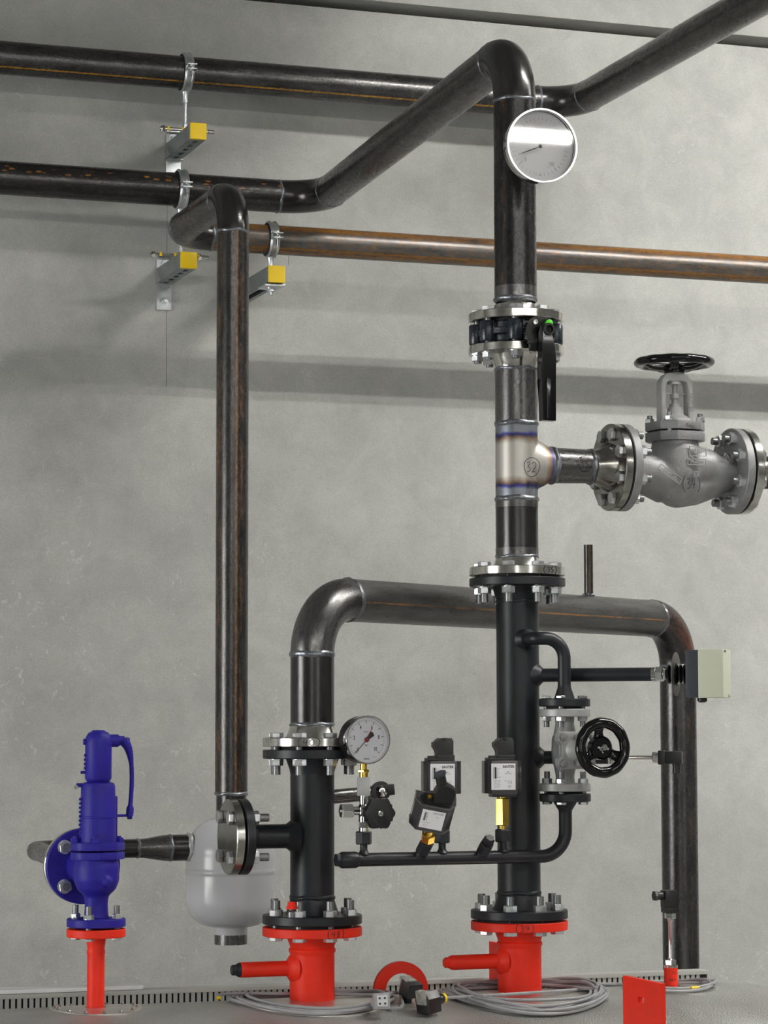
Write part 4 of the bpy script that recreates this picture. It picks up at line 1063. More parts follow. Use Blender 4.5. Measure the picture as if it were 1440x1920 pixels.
# ---- pressure gauge with cock
def cx(M, prof, n=32): 
    bm = bmesh.new(); lathe(bm, prof, M, n); return bm
G0 = s_g[0]
gk = thing('gauge_cock', 'chrome gauge cock with black star knob under the pressure gauge', 'valve', G0+V((0, 0, 0.051)))
kz = mpp(682, 1500, Yv)
zz_ = lambda py: at(683, py, Yv).z-G0.z
M = T(G0)
part('lower_tail', cx(M, [(0.0095, 0.054), (0.0095, zz_(1552))]), MT['chrome'], gk)
bm = bmesh.new(); hexa(bm, 0.019, zz_(1552), zz_(1540), M, 0.4); part('hex_collar', bm, MT['chrome'], gk)
bm = bmesh.new(); lathe(bm, [(0.0100, zz_(1541)), (0.0100, zz_(1530)), (0.013, zz_(1526)), (0.013, zz_(1514)), (0.0085, zz_(1508)), (0.0085, zz_(1491))], M, 28)
tube(bm, [G0+V((0, 0, zz_(1520))), G0+V((-0.028, 0, zz_(1520)))], 0.0085, FR, n=20); tube(bm, [G0+V((0, 0, zz_(1520))), G0+V((0.004, -0.03, zz_(1520)))], 0.0095, UP, n=20)
part('cock_body', bm, MT['chrome'], gk)
bm = bmesh.new(); hexa(bm, 0.026, 0.024, 0.048, frame(G0+V((0, 0, zz_(1520))), V((-1, 0, 0))), 0.0, 0.002); lathe(bm, [(0.004, 0.048), (0.004, 0.051)], frame(G0+V((0, 0, zz_(1520))), V((-1, 0, 0))), 12); part('test_cap_nut', bm, MT['chrome'], gk)
bm = bmesh.new(); box(bm, 0.026, 0.026, zz_(1457)-zz_(1492), M @ T(0, 0, (zz_(1457)+zz_(1492))/2) @ RZ(radians(-19)), 0.0012); part('square_sleeve', bm, MT['castgrey'], gk)
kc = at(711, 1525, Yv-0.075)
bm = bmesh.new(); n = 60; o_ = [((0.0300+0.0032*cos(6*a))*cos(a), (0.0300+0.0032*cos(6*a))*sin(a)) for a in [2*pi*k/n+0.3 for k in range(n)]]
Mk = frame(kc, (0.10, -1, 0)); prism(bm, o_, -0.010, 0.006, Mk, 0.003)
part('star_knob', bm, MT['black'], gk)
bm = bmesh.new(); lathe(bm, [(0.013, -0.030), (0.013, -0.009)], Mk, 20); part('knob_neck', bm, MT['black'], gk)
bm = bmesh.new(); lathe(bm, [(0.0055, 0.005), (0.0055, 0.008), (0.0035, 0.0085), (0.003, 0.0075), (0, 0.0075)], Mk, 20); part('knob_screw', bm, MT['chrome'], gk)
def gauge_ticks(bm, M, vals, a_of, r0, r1, w):
    for v_ in vals:
        a = a_of(v_); box(bm, r1-r0, w, 0.0004, M @ RZ(a) @ T((r0+r1)/2, 0, 0))
def dialgauge(name, label, c, nrm, R, depth, dialm, dial_r, rim):
    g = thing(name, label, 'gauge', c)
    Mg_ = frame(c, nrm, (1, 0, 0))       # z to viewer; x right
    # make x point right and y up
    z = V(nrm).normalized(); y = (UP-z*UP.dot(z)).normalized(); x = y.cross(z)
    Mg_ = Matrix(((x.x, y.x, z.x, c[0]), (x.y, y.y, z.y, c[1]), (x.z, y.z, z.z, c[2]), (0, 0, 0, 1)))
    bm = bmesh.new(); lathe(bm, [(R*0.72, -depth), (R*0.955, -depth+0.002), (R*0.97, -depth+0.006), (R*0.97, -0.006), (R*0.97, 0.0)], Mg_, 72, close=False)
    lathe(bm, [(0, -depth), (R*0.72, -depth)], Mg_, 72, close=False); part('case', bm, rim[1], g)
    bm = bmesh.new(); lathe(bm, [(R*0.965, -0.010), (R, -0.009), (R, 0.001), (R*0.985, 0.0035), (R*0.945, 0.0035), (R*0.93, 0.0), (R*0.93, -0.006), (R*0.965, -0.010)], Mg_, 96, close=False); part('bezel', bm, rim[0], g)
    bm = bmesh.new(); lathe(bm, [(R*0.94, -dial_r), (0, -dial_r)], Mg_, 72, close=False); part('dial', bm, dialm, g)
    bm = bmesh.new(); lathe(bm, [(R*0.94, 0.0), (0, 0.0)], Mg_, 72, close=False); part('glass', bm, MT['glass'], g)
    return g, Mg_
pgY = Yv-0.030
pc = at(689.5, 1387, pgY)
pg, Mp = dialgauge('pressure_gauge', 'round white dial pressure gauge in bar with black and red needles', pc, (0.12, -1, 0), 0.0485, 0.040, MT['dial'], 0.006, (MT['chrome'], MT['black']))
aP = lambda v_: radians(226-27.0*v_)
Md = Mp @ T(0, 0, -0.0056)
bm = bmesh.new(); gauge_ticks(bm, Md, [k*0.2 for k in range(51)], aP, 0.0370, 0.0400, 0.0004); gauge_ticks(bm, Md, range(0, 11), aP, 0.0330, 0.0385, 0.0010)
for v_ in (0, 2, 4, 6, 8, 10):
    a = aP(v_); text_mesh(bm, str(v_), 0.0110, Md @ T(0.0272*cos(a), 0.0272*sin(a), 0), sx=0.66, bold=0.02)
text_mesh(bm, 'bar', 0.006, Md @ T(0, -0.0105, 0)); text_mesh(bm, 'EN 837', 0.0042, Md @ T(-0.001, 0.0155, 0), sx=0.8); text_mesh(bm, 'DERGAR', 0.0040, Md @ T(0.0, -0.038, 0), sx=0.8, bold=0.02); text_mesh(bm, 'Kl. 1.6', 0.003, Md @ T(0.018, -0.034, 0))
part('dial_print', bm, MT['ink'], pg)
a = aP(0); bm = bmesh.new(); Mn = Mp @ T(0, 0, -0.0035)
box(bm, 0.034, 0.0011, 0.0005, Mn @ RZ(a) @ T(0.017, 0, 0)); prism(bm, [(0, -0.002), (-0.0165, -0.006), (-0.0195, 0), (-0.0165, 0.006), (0, 0.002)], -0.0003, 0.0003, Mn @ RZ(a)); lathe(bm, [(0.0050, -0.0004), (0.0050, 0.0006)], Mn, 20)
box(bm, 0.007, 0.0007, 0.0005, Mn @ T(0.0335*cos(a), 0.0335*sin(a), 0) @ RZ(a+pi/2)); part('needle', bm, MT['ink'], pg)
a = aP(6); bm = bmesh.new(); Mn = Mp @ T(0, 0, -0.0025); box(bm, 0.027, 0.0009, 0.0004, Mn @ RZ(a) @ T(0.0135, 0, 0)); lathe(bm, [(0.0042, -0.0004), (0.0042, 0.0004)], Mn @ T(-0.001, -0.0005, 0), 20); part('red_needle', bm, MT['redneedle'], pg)
sg = V((G0.x, pgY+0.018, 0)); z1_, z2_ = zz_(1458)+G0.z, pc.z-0.046
bm = bmesh.new(); M = T(G0.x, Yv, 0)
lathe(bm, [(0.0085, z1_), (0.0085, z1_+0.010), (0.0068, z1_+0.011), (0.0068, z2_+0.004)], M, 24); hexa(bm, 0.021, z1_+0.010, z1_+0.016, M, 0.2); part('brass_stem', bm, MT['brass'], pg)

# ---- pressure switches
def switch(parent_label, base, d, xh, long_brass, group=None, scale=1.0, bl=0.0, tag_fade=False):
    """base: top of the union nut; d: axis of the fitting; local y = up along d, z = towards viewer"""
    y = V(d).normalized(); z = V(xh); z = (z-y*z.dot(y)).normalized(); x = y.cross(z)
    M = Matrix(((x.x, y.x, z.x, base[0]), (x.y, y.y, z.y, base[1]), (x.z, y.z, z.z, base[2]), (0, 0, 0, 1)))
    M = M @ Matrix.Diagonal((scale, scale, scale, 1))
    s = thing('pressure_switch', parent_label, 'pressure switch', base, 'pressure switches')
    Ma = M @ RX(-pi/2)
    bm = bmesh.new(); lathe(bm, [(0.0075, -0.003), (0.0075, 0.010)], Ma, 20); hexa(bm, 0.026, 0.009, 0.009+long_brass, Ma, 0.25, 0.002); lathe(bm, [(0.009, 0.009+long_brass), (0.009, 0.018+long_brass)], Ma, 20)
    part('brass_fitting', bm, MT['brass'], s)
    b0 = 0.014+long_brass
    bm = bmesh.new(); box(bm, 0.050, 0.010, 0.040, M @ T(0.0, b0+0.002, 0), 0.002); box(bm, 0.066, 0.060, 0.036, M @ T(0, b0+0.038, -0.004), 0.004); part('switch_base', bm, MT['black'], s)
    # housing with chamfered sides
    w_, dpt = 0.0385, 0.020
    out_ = [(-w_, -dpt), (w_, -dpt), (w_, dpt*0.2), (w_-0.012, dpt), (-w_+0.012, dpt), (-w_, dpt*0.2)]
    bm = bmesh.new(); prism(bm, out_, b0+0.004, b0+0.070, M @ RX(-pi/2) @ Matrix.Diagonal((1, -1, 1, 1)), 0.0015); o = part('clear_cover', bm, MT['sw'], s)
    bm = bmesh.new(); box(bm, 0.050, 0.053, 0.0006, M @ T(-0.003, b0+0.038, dpt+0.0004)); lb = part('label_plate', bm, MT['paper'], s)
    Ml_ = M @ T(-0.003, b0+0.038, dpt+0.0010)
    bm = bmesh.new()
    text_mesh(bm, 'SAUTER', 0.0068, Ml_ @ T(0.0105, 0.0200, 0), bold=0.03); text_mesh(bm, 'bar', 0.0045, Ml_ @ T(0.010, 0.0095, 0)); text_mesh(bm, 'Tmax 110C', 0.0028, Ml_ @ T(0.010, 0.006, 0))
    box(bm, 0.0035, 0.023, 0.0002, Ml_ @ T(-0.0165, 0.0075, 0)); box(bm, 0.0006, 0.024, 0.0002, Ml_ @ T(-0.0205, 0.0075, 0))
    for i_ in range(9): box(bm, 0.0022 if i_ % 4 else 0.004, 0.0004, 0.0002, Ml_ @ T(-0.0125, 0.0165-i_*0.0022, 0))
    for i_, tx in enumerate(('0', '5', '10')): text_mesh(bm, tx, 0.003, Ml_ @ T(-0.0080, 0.0160-i_*0.0085, 0))
    text_mesh(bm, 'DSB 143 F001', 0.0026, Ml_ @ T(-0.0125, -0.0085, 0)); text_mesh(bm, 'Pmax 16 bar', 0.0024, Ml_ @ T(-0.0130, -0.0125, 0)); text_mesh(bm, 'Typ 143 250V', 0.0024, Ml_ @ T(-0.013, -0.0165, 0)); text_mesh(bm, '5(3)A 250V~', 0.0024, Ml_ @ T(-0.0125, -0.0205, 0))
    text_mesh(bm, 'CE', 0.0055, Ml_ @ T(0.012, -0.0200, 0)); text_mesh(bm, 'IP54', 0.0026, Ml_ @ T(0.0045, -0.0085, 0))
    for (ox, oy) in ((0.010, -0.011), (0.0135, -0.011), (0.017, -0.011)): box(bm, 0.0004, 0.007, 0.0002, Ml_ @ T(ox, oy, 0))
    part('label_print', bm, MT['ink'], s)
    # top plate, plug
    t0 = b0+0.070
    bm = bmesh.new(); box(bm, 0.056, 0.006, 0.034, M @ T(-0.004, t0+0.003, -0.004), 0.0012); box(bm, 0.014, 0.005, 0.010, M @ T(-0.022, t0+0.008, 0.0), 0.001); part('top_plate', bm, MT['black'], s)
    bm = bmesh.new()
    box(bm, 0.036, 0.008, 0.034, M @ T(0.006, t0+0.008, -0.004), 0.001)
    prism(bm, [(-0.011, t0+0.008), (0.022, t0+0.008), (0.022, t0+0.040), (0.018, t0+0.046), (-0.006, t0+0.046), (-0.011, t0+0.040), (-0.018, t0+0.037), (-0.018, t0+0.029), (-0.011, t0+0.021)], -0.019, 0.011, M, 0.0012)
    box(bm, 0.008, 0.005, 0.010, M @ T(0.004, t0+0.044, 0.010), 0.0008)
    part('plug', bm, MT['black'], s)
    return s, M, t0
sa = switch('upright pressure switch, the one in front of the tall dark column', s_a[0]+V((0, 0, 0.054)), (0, 0, 1), (-0.14, -1, 0), 0.056)
sb = switch('upright pressure switch half covered by the tilted one', s_b[0]+V((0, 0, 0.054)), (0, 0, 1), (-0.14, -1, 0), 0.056)
# tilted one: fitting short, housing leaning towards the viewer
dC = V((0.16, -0.72, 0.62)).normalized()
bC = s_c[0]+s_c[1]*0.048
y = V((0.17, -0.62, 0.78)).normalized()
s3 = thing('pressure_switch', 'pressure switch tilted towards the viewer with clear cover edge', 'pressure switch', bC, 'pressure switches')
ctr = at(811, 1524, bC.y-0.050)
def fr3(c, up, nrm):
    y_ = V(up).normalized(); z_ = V(nrm); z_ = (z_-y_*z_.dot(y_)).normalized(); x_ = y_.cross(z_)
    return Matrix(((x_.x, y_.x, z_.x, c[0]), (x_.y, y_.y, z_.y, c[1]), (x_.z, y_.z, z_.z, c[2]), (0, 0, 0, 1)))
upv = (ctr-bC).normalized()
upv = V((upv.x+0.10, upv.y, upv.z+0.10)).normalized()
nrm = V((-0.30, -0.80, -0.50))
Mc = fr3(ctr, upv, nrm)
bm = bmesh.new(); Ma = frame(bC, (ctr-bC)); hexa(bm, 0.025, 0.004, 0.024, Ma, 0.3, 0.002); lathe(bm, [(0.0085, -0.004), (0.0085, 0.006)], Ma, 20); lathe(bm, [(0.0095, 0.022), (0.0095, 0.034)], Ma, 20); part('brass_fitting', bm, MT['brass'], s3)
w_, dpt, hh = 0.0400, 0.022, 0.030
bm = bmesh.new(); prism(bm, [(-w_, -dpt), (w_, -dpt), (w_, dpt*0.2), (w_-0.013, dpt), (-w_+0.013, dpt), (-w_, dpt*0.2)], -hh, hh, Mc @ RX(-pi/2) @ Matrix.Diagonal((1, -1, 1, 1)), 0.0015); part('clear_cover', bm, MT['sw'], s3)
bm = bmesh.new()
o6 = [(-w_, -dpt), (w_, -dpt), (w_, dpt*0.2), (w_-0.013, dpt), (-w_+0.013, dpt), (-w_, dpt*0.2)]
for yy in (-hh, hh):
    pts_ = [Mc @ V((a_*1.015, yy, b_*1.03)) for a_, b_ in o6]; 
    for i_ in range(6): tube(bm, [pts_[i_], pts_[(i_+1) % 6]], 0.0009, UP, n=6)
part('cover_edge', bm, MT['disc'], s3)
bm = bmesh.new(); box(bm, 0.046, 0.044, 0.0006, Mc @ T(0, -0.001, dpt+0.0004)); part('label_plate', bm, MT['paper'], s3)
bm = bmesh.new(); Ml_ = Mc @ T(0, -0.001, dpt+0.001)
text_mesh(bm, 'SAUTER', 0.0058, Ml_ @ T(0.009, 0.0165, 0)); box(bm, 0.0035, 0.020, 0.0002, Ml_ @ T(-0.0160, 0.006, 0))
for i_ in range(9): box(bm, 0.0022 if i_ % 4 else 0.004, 0.0004, 0.0002, Ml_ @ T(-0.0120, 0.0145-i_*0.0022, 0))
text_mesh(bm, 'DSB 143 F001', 0.0026, Ml_ @ T(-0.0105, -0.0085, 0)); text_mesh(bm, '5(3)A 250V~', 0.0024, Ml_ @ T(-0.0105, -0.0150, 0)); text_mesh(bm, 'bar', 0.004, Ml_ @ T(0.009, 0.008, 0))
part('label_print', bm, MT['inkgrey'], s3)
bm = bmesh.new(); lathe(bm, [(0.019, hh), (0.019, hh+0.003), (0.012, hh+0.007)], Mc @ RX(-pi/2) @ T(0, 0.002, 0) @ T(-0.012, 0, 0), 28); box(bm, 0.052, 0.006, 0.032, Mc @ T(0.002, hh+0.002, 0), 0.001); part('top_plate', bm, MT['black'], s3)
bm = bmesh.new(); lathe(bm, [(0.0050, hh+0.008), (0.0050, hh+0.011), (0.003, hh+0.011), (0.003, hh+0.009), (0, hh+0.009)], Mc @ RX(-pi/2) @ T(-0.014, -0.004, 0), 18); part('plate_screw', bm, MT['brass'], s3)
plc = Mc @ V((0.012, hh, -0.002)); tp = at(826, 1455, plc.y-0.014)
tp2 = at(833, 1476, plc.y-0.010)
bm = bmesh.new(); ax = (tp2-plc).normalized(); Mp3 = fr3(plc, ax, (-0.2, -1, -0.2)); ln = (tp2-plc).length
prism(bm, [(-0.020, 0), (0.019, 0), (0.021, ln*0.55), (0.021, ln*1.0), (0.004, ln*1.25), (-0.010, ln*1.2), (-0.018, ln*0.6)], -0.016, 0.016, Mp3, 0.002)
tube(bm, [tp2-V((0.004, 0, 0.0)), tp+(tp-tp2).normalized()*0.004], 0.0105, FR, n=24); part('plug', bm, MT['black'], s3)
bm = bmesh.new(); hexa(bm, 0.023, 0, 0.008, frame(tp, (tp-tp2))); part('cable_gland', bm, MT['housedark'], s3)

# ---- grey branch with chrome ball tap behind the cock (leaves the left column)
XN = at(585.5, 1560, Y0).x
def zn(py): return at(586, py, Y0).z
bt = thing('drain_tap', 'grey stub pipe with chrome tap and black grip behind the gauge cock', 'tap', (XN+0.06, Y0, zn(1492)))
p0 = at(600, 1496, Y0); p1 = at(700, 1487, Y0+0.02)
bm = bmesh.new(); tube(bm, [p0, p1], 0.0145, UP, n=26); part('stub_pipe', bm, MT['grey'], bt)
q = at(716, 1483, Y0-0.01); Mq = frame(q, (-0.2, -1, 0.05))
bm = bmesh.new(); lathe(bm, [(0.017, -0.03), (0.017, -0.012), (0.0125, -0.010), (0.012, 0.001), (0.006, 0.007), (0, 0.008)], Mq, 28); part('tap_body', bm, MT['chrome'], bt)
bm = bmesh.new(); ringprof(bm, 0.0125, 0.020, -0.034, -0.010, Mq, 28); box(bm, 0.026, 0.022, 0.020, frame(at(727, 1481, Y0), (-0.2, -1, 0)) @ RZ(0.1), 0.002); part('grip', bm, MT['black'], bt)

# ---- thermometer
tg, Mt = dialgauge('dial_thermometer', 'large round thermometer with chrome rim on the upper pipe, scale 0 to 150', gc, (-0.02, -1, -0.0268), 0.0775, 0.030, MT['dial2'], 0.012, (MT['chrome'], MT['stain_d']))
aT = lambda v_: radians(221-1.823*v_)
Md = Mt @ T(0, 0, -0.0115)
bm = bmesh.new(); gauge_ticks(bm, Md, [k*5 for k in range(-4, 36) if k % 10], aT, 0.0545, 0.0605, 0.0005); gauge_ticks(bm, Md, (0, 50, 100, 150), aT, 0.050, 0.0605, 0.0008)
for v_ in (0, 50, 100, 150): a = aT(v_); text_mesh(bm, str(v_), 0.0115, Md @ T(0.0415*cos(a), 0.0435*sin(a), 0), sx=0.75)
text_mesh(bm, '\u00b0C', 0.010, Md @ T(0.002, 0.022, 0)); text_mesh(bm, 'Kl. 1', 0.0045, Md @ T(0.020, -0.042, 0), sx=0.8)
prism(bm, [(-0.005, 0), (0, 0.0022), (0.005, 0), (0.004, 0), (0, 0.0012), (-0.004, 0)], 0, 0.0002, Md @ T(0, -0.060, 0)); part('dial_print', bm, MT['inkgrey'], tg)
a = aT(10); bm = bmesh.new(); Mn = Mt @ T(0, 0, -0.008); prism(bm, [(-0.008, -0.0009), (0.030, -0.0012), (0.052, -0.0002), (0.052, 0.0002), (0.030, 0.0012), (-0.008, 0.0009)], -0.0003, 0.0003, Mn @ RZ(a)); lathe(bm, [(0.004, -0.001), (0.004, 0.001)], Mn, 18); part('needle', bm, MT['ink'], tg)
bm = bmesh.new(); tube(bm, [V(gc)+V((0, 0.026, 0)), (XM+0.0, Y0-0.070, gc.z)], 0.011, UP, n=20); hexa(bm, 0.024, 0, 0.012, frame((XM, Y0-0.070, gc.z), FR)); part('stem', bm, MT['zinc'], tg)

# ================================================================== left column (38/40)
z40 = zn(1383); z38 = zn(1737)
lc = thing('anthracite_column', 'short dark grey painted column pipe with side branch, pen marked 89/50, on red flange 38', 'pipe', (XN, Y0, (z40+z38)/2))
zd = z40-0.018-0.006
disc(lc, 'flange', (XN, Y0, zd-0.009), UP, 0.1, 0.04, 0.018, MT['anth'], hub=(0.054, R80, 0.030, -1))
bm = bmesh.new(); lathe(bm, [(0.072, zd), (0.072, zd+0.006)], T(XN, Y0, 0), 48); part('gasket', bm, MT['rubber'], lc)
zl = z38+0.006
disc(lc, 'flange', (XN, Y0, zl+0.009), UP, 0.1, 0.04, 0.018, MT['anth'], hub=(0.054, R80, 0.034, 1))
bm = bmesh.new(); lathe(bm, [(0.085, z38), (0.085, z38+0.006)], T(XN, Y0, 0), 48); part('gasket', bm, MT['rubber'], lc)
bm = bmesh.new(); tube(bm, [(XN, Y0, zl+0.05), (XN, Y0, zd-0.045)], R80, FR); part('column_pipe', bm, MT['anth'], lc)
bead(lc, (XN, Y0, zl+0.052), UP, R80, MT['anth'], w=0.006, h=0.0025)
bolt_circle(lc, (XN, Y0, zd+0.003), UP, 0.08, 8, B80, phase=0.20)
bolt_circle(lc, (XN, Y0, z38+0.003), UP, 0.08, 8, B80u, phase=0.20)
zB = zn(1567)
xb0 = at(462, 1567, Y0).x
bm = bmesh.new(); tube(bm, [(XN-0.03, Y0, zB), (xb0, Y0, zB)], 0.0242, FR, n=32); part('side_branch', bm, MT['anth'], lc)
bm = bmesh.new(); lathe(bm, [(0.040, 0.034), (0.032, 0.044), (0.026, 0.052), (0.0242, 0.056)], frame((XN, Y0, zB), V((-1, 0, 0))), 32); part('weld_bead', bm, MT['anth'], lc)
# branch flange pair: dark one at the right, bright blind one at the left
xd = at(454, 1567, Y0).x
disc(lc, 'flange', (xd, Y0, zB), RT, 0.075, 0.015, 0.018, MT['anth'], hub=(0.036, 0.0242, 0.02, 1))
bm = bmesh.new(); lathe(bm, [(0.044, -0.013), (0.044, -0.009)], frame((xd, Y0, zB), RT), 40); part('gasket', bm, MT['rubber'], lc)
pen(lc, '89/50', (XN, Y0, zn(1548)), R80, va+0.30, 0.022, 0.011)
pen(lc, '31', (XN, Y0, zn(1583)), R80, va+0.42, 0.026, 0.012, True)
# little red bleed cap on the lower flange
bl = thing('bleed_valve', 'tiny brass bleed valve with red plastic cap on the lower left dark flange', 'valve', at(547, 1708, Y0-0.075))
q = at(547, 1708, Y0-0.062); zq = zl+0.018
bm = bmesh.new(); lathe(bm, [(0.008, 0), (0.008, 0.010), (0.005, 0.014), (0.005, 0.02)], T(q.x, q.y, zq), 20); part('brass_body', bm, MT['stud'], bl)
bm = bmesh.new(); lathe(bm, [(0.0115, 0.016), (0.0115, 0.021), (0.009, 0.022), (0.0085, 0.030)], T(q.x, q.y, zq), 8); part('cap', bm, MT['red'], bl)
bf = thing('blind_flange', 'bright blank flange closing the side branch in front of the grey tank', 'flange', (xd-0.022, Y0, zB))
bm = bmesh.new(); lathe(bm, [(0, -0.009), (0.0735, -0.009), (0.075, -0.0075), (0.075, 0.0075), (0.0735, 0.009), (0, 0.009)], frame((xd-0.022, Y0, zB), RT), 64); part('plate', bm, MT['stain_d'], bf)
bolt_circle(bf, (xd-0.011, Y0, zB), V((-1, 0, 0)), 0.055, 4, bolt_meshes(d=0.016, af=0.024, grip=0.040, head=0.010, nut=0.014, out=0.020), phase=0.5, xh=UP)

# ================================================================== arch pipe
cL = V((XN, Y0, at(584, 1123, Y0).z))
dR = 6.42; r_ = ray(1270, 1161); YA = 6.42/F*F*r_.y/ (1.0) / 1.0
cRp = V((0, 0, CZ))+r_*dR
zA = (cL.z+cRp.z)/2; cL.z = zA; cRp.z = zA
ar = thing('arch_pipe', 'big grey steel arch pipe from flange 40, down again behind the cream box', 'pipe', (XN, Y0, z40))
dA = (cRp-cL).normalized()
RB = 0.114
zt_ = z40+0.022
bm = bmesh.new(); tube(bm, [(XN, Y0, z40+0.030), (XN, Y0, zA-RB)], R80, FR); part('pipe_run', bm, MT['dark'], ar)
bm = bmesh.new(); e = arc(V((XN, Y0, zA-RB))+dA*RB, RB, 0, pi/2, 24, -dA, UP); tube(bm, e, R80*1.006, FR); part('elbow', bm, MT['grey'], ar)
bead(ar, e[0], UP, R80, MT['weld'], w=0.007, h=0.003); bead(ar, e[-1], dA, R80, MT['weld'], w=0.007, h=0.003)
s1 = cRp-dA*RB
bm = bmesh.new(); tube(bm, [V(e[-1]).lerp(s1, k/5) for k in range(6)], R80, FR); part('pipe_run', bm, MT['arch'], ar)
e2 = arc(s1-UP*RB, RB, 0, pi/2, 24, UP, dA)
bm = bmesh.new(); tube(bm, e2, R80*1.006, FR); part('elbow', bm, MT['rustelbow'], ar, label='rust red elbow')
bead(ar, e2[0], dA, R80, MT['weld'], w=0.006, h=0.0025); bead(ar, e2[-1], UP, R80, MT['weld'])
bm = bmesh.new(); tube(bm, [e2[-1], V(e2[-1])-UP*0.6, V((cRp.x, cRp.y, 0.9))], R80, FR); part('pipe_run', bm, MT['archdown'], ar)
disc(ar, 'flange', (XN, Y0, z40-0.009), UP, 0.1, 0.04, 0.018, MT['stain'], hub=(0.054, R80, 0.024, 1), label='bright flange with pen number 40')
bead(ar, (XN, Y0, z40+0.026), UP, R80, MT['weld'])
pen(ar, '(40)', (XN, Y0, z40-0.009), 0.1, va+0.02, 0.012, 0.011)
q = at(1103, 1115, Y0+0.5)
# vent stub on top of the arch: point on the run seen at px 1103
best = min((abs(pix(V(e[-1]).lerp(s1, t/400))[0]-1104), t) for t in range(401))[1]
vpnt = V(e[-1]).lerp(s1, best/400)
hv = 0.155
kk = mpp(1104, 1070, vpnt.y); hv = (1152-1021)*kk
bm = bmesh.new(); tube(bm, [vpnt+UP*0.03, vpnt+UP*(hv-0.018), vpnt+UP*(hv-0.016), vpnt+UP*hv], lambda t: 0.0107, FR, n=24); part('vent_stub', bm, MT['pipe3b'], ar)
bead(ar, vpnt+UP*(R80+0.001), UP, 0.0107, MT['weld'], w=0.004, h=0.004)

# ================================================================== grey tank behind the left column
zt1 = at(436, 1533, YR).z; kT = mpp(436, 1620, YR)
tk = thing('air_vessel', 'light grey glossy tank hanging under the brown upright pipe', 'tank', (XT, YR, at(436, 1735, YR).z))
R_T = 0.1045*1.0; zb1_ = at(436, 1737, YR).z
pts_ = []
zh = zt1
for k in range(9): a = pi/2*k/8; pts_.append((0.030+(R_T-0.030)*sin(a), zh-0.085*(1-cos(a))))
zs0 = zh-0.085; zs1 = zb1_+0.060
mid = at(436, 1633, YR).z
pts_ += [(R_T, zh-0.090), (R_T, mid+0.009), (R_T, mid+0.006), (R_T+0.002, mid+0.003), (R_T+0.002, mid-0.003), (R_T, mid-0.006), (R_T, mid-0.009)]
for k in range(9): a = pi/2*k/8; pts_.append((0.040+(R_T-0.040)*cos(a), zs1-0.060*sin(a)))
pts_ += [(0.0385, zb1_-0.008), (0.0380, zb1_-0.020)]
bm = bmesh.new(); lathe(bm, pts_, T(XT, YR, 0), 72); part('shell', bm, MT['tank'], tk)
bm = bmesh.new(); tube(bm, [(XT, YR, zb1_-0.018), (XT, YR, at(436, 1770, YR).z)], 0.0382, FR); part('bottom_stub', bm, MT['grey'], tk, label='bare grey steel outlet stub')
bm = bmesh.new(); tube(bm, [(XT, YR, zt1-0.004), (XT, YR, zT)], R65*0.92, FR); part('neck', bm, MT['dark'], tk)
# ---- outlet pipe of the safety valve, ends in the tank
zO = at(300, 1590, YR).z
xo = at(60, 1590, YR).x
op = thing('blowoff_pipe', 'dark steel pipe from behind the blue valve looping left and back to the grey tank', 'pipe', (xo+0.2, YR, zO))
XS = at(181, 1640, Y0).x
xof = at(163, 1625, Y0+0.13).x
yof = Y0+0.135
x1 = at(258, 1590, YR).x; x2 = at(318, 1590, YR).x
path = fillet([(XS, yof+0.02, at(163, 1618, yof).z), (xo, YR-0.17, zO), (xo, YR, zO), (x1, YR, zO)], 0.06, 14)
xA = XS-0.0
y_a = yof+0.012
zO2 = at(120, 1608, yof).z
p_a = V((XS, y_a, at(160, 1625, y_a).z)); p_b = V((XS, y_a+0.04, p_a.z))
bm = bmesh.new()
g1_ = at(118, 1600, 5.5); g2_ = at(70, 1590, YR-0.05)
nn_, uu = tube(bm, fillet([p_a, (XS-0.0, y_a+0.10, p_a.z), (xo, YR-0.10, zO), (xo, YR, zO), (xo+0.10, YR, zO)], 0.055, 14), 0.0215, UP, n=30)
part('bend', bm, MT['pipe3b'], op)
bm = bmesh.new(); tube(bm, [(xo+0.10, YR, zO), (x1, YR, zO)], 0.0215, FR); part('pipe_run', bm, MT['dark'], op)
bm = bmesh.new(); k6 = 14; tube(bm, [V((x1, YR, zO)).lerp(V((x2, YR, zO)), k/k6) for k in range(k6+1)], lambda t: 0.0215+0.0088*(3*t*t-2*t**3), FR); part('reducer', bm, MT['grey'], op)
bead(op, (x1, YR, zO), RT, 0.0215, MT['weld']); bead(op, (x2, YR, zO), RT, 0.0300, MT['weld'])
bm = bmesh.new(); tube(bm, [(x2, YR, zO), (XT-R_T+0.012, YR, zO)], 0.0302, FR); part('pipe_run', bm, MT['dark'], op)
bead(op, (XT-R_T+0.003, YR, zO), RT, 0.031, MT['castgrey'], w=0.006, h=0.004)
zS = at(181, 1630, Y0).z
disc(op, 'flange', (XS, yof+0.009, zS), FR, 0.075, 0.02, 0.018, MT['stain'])

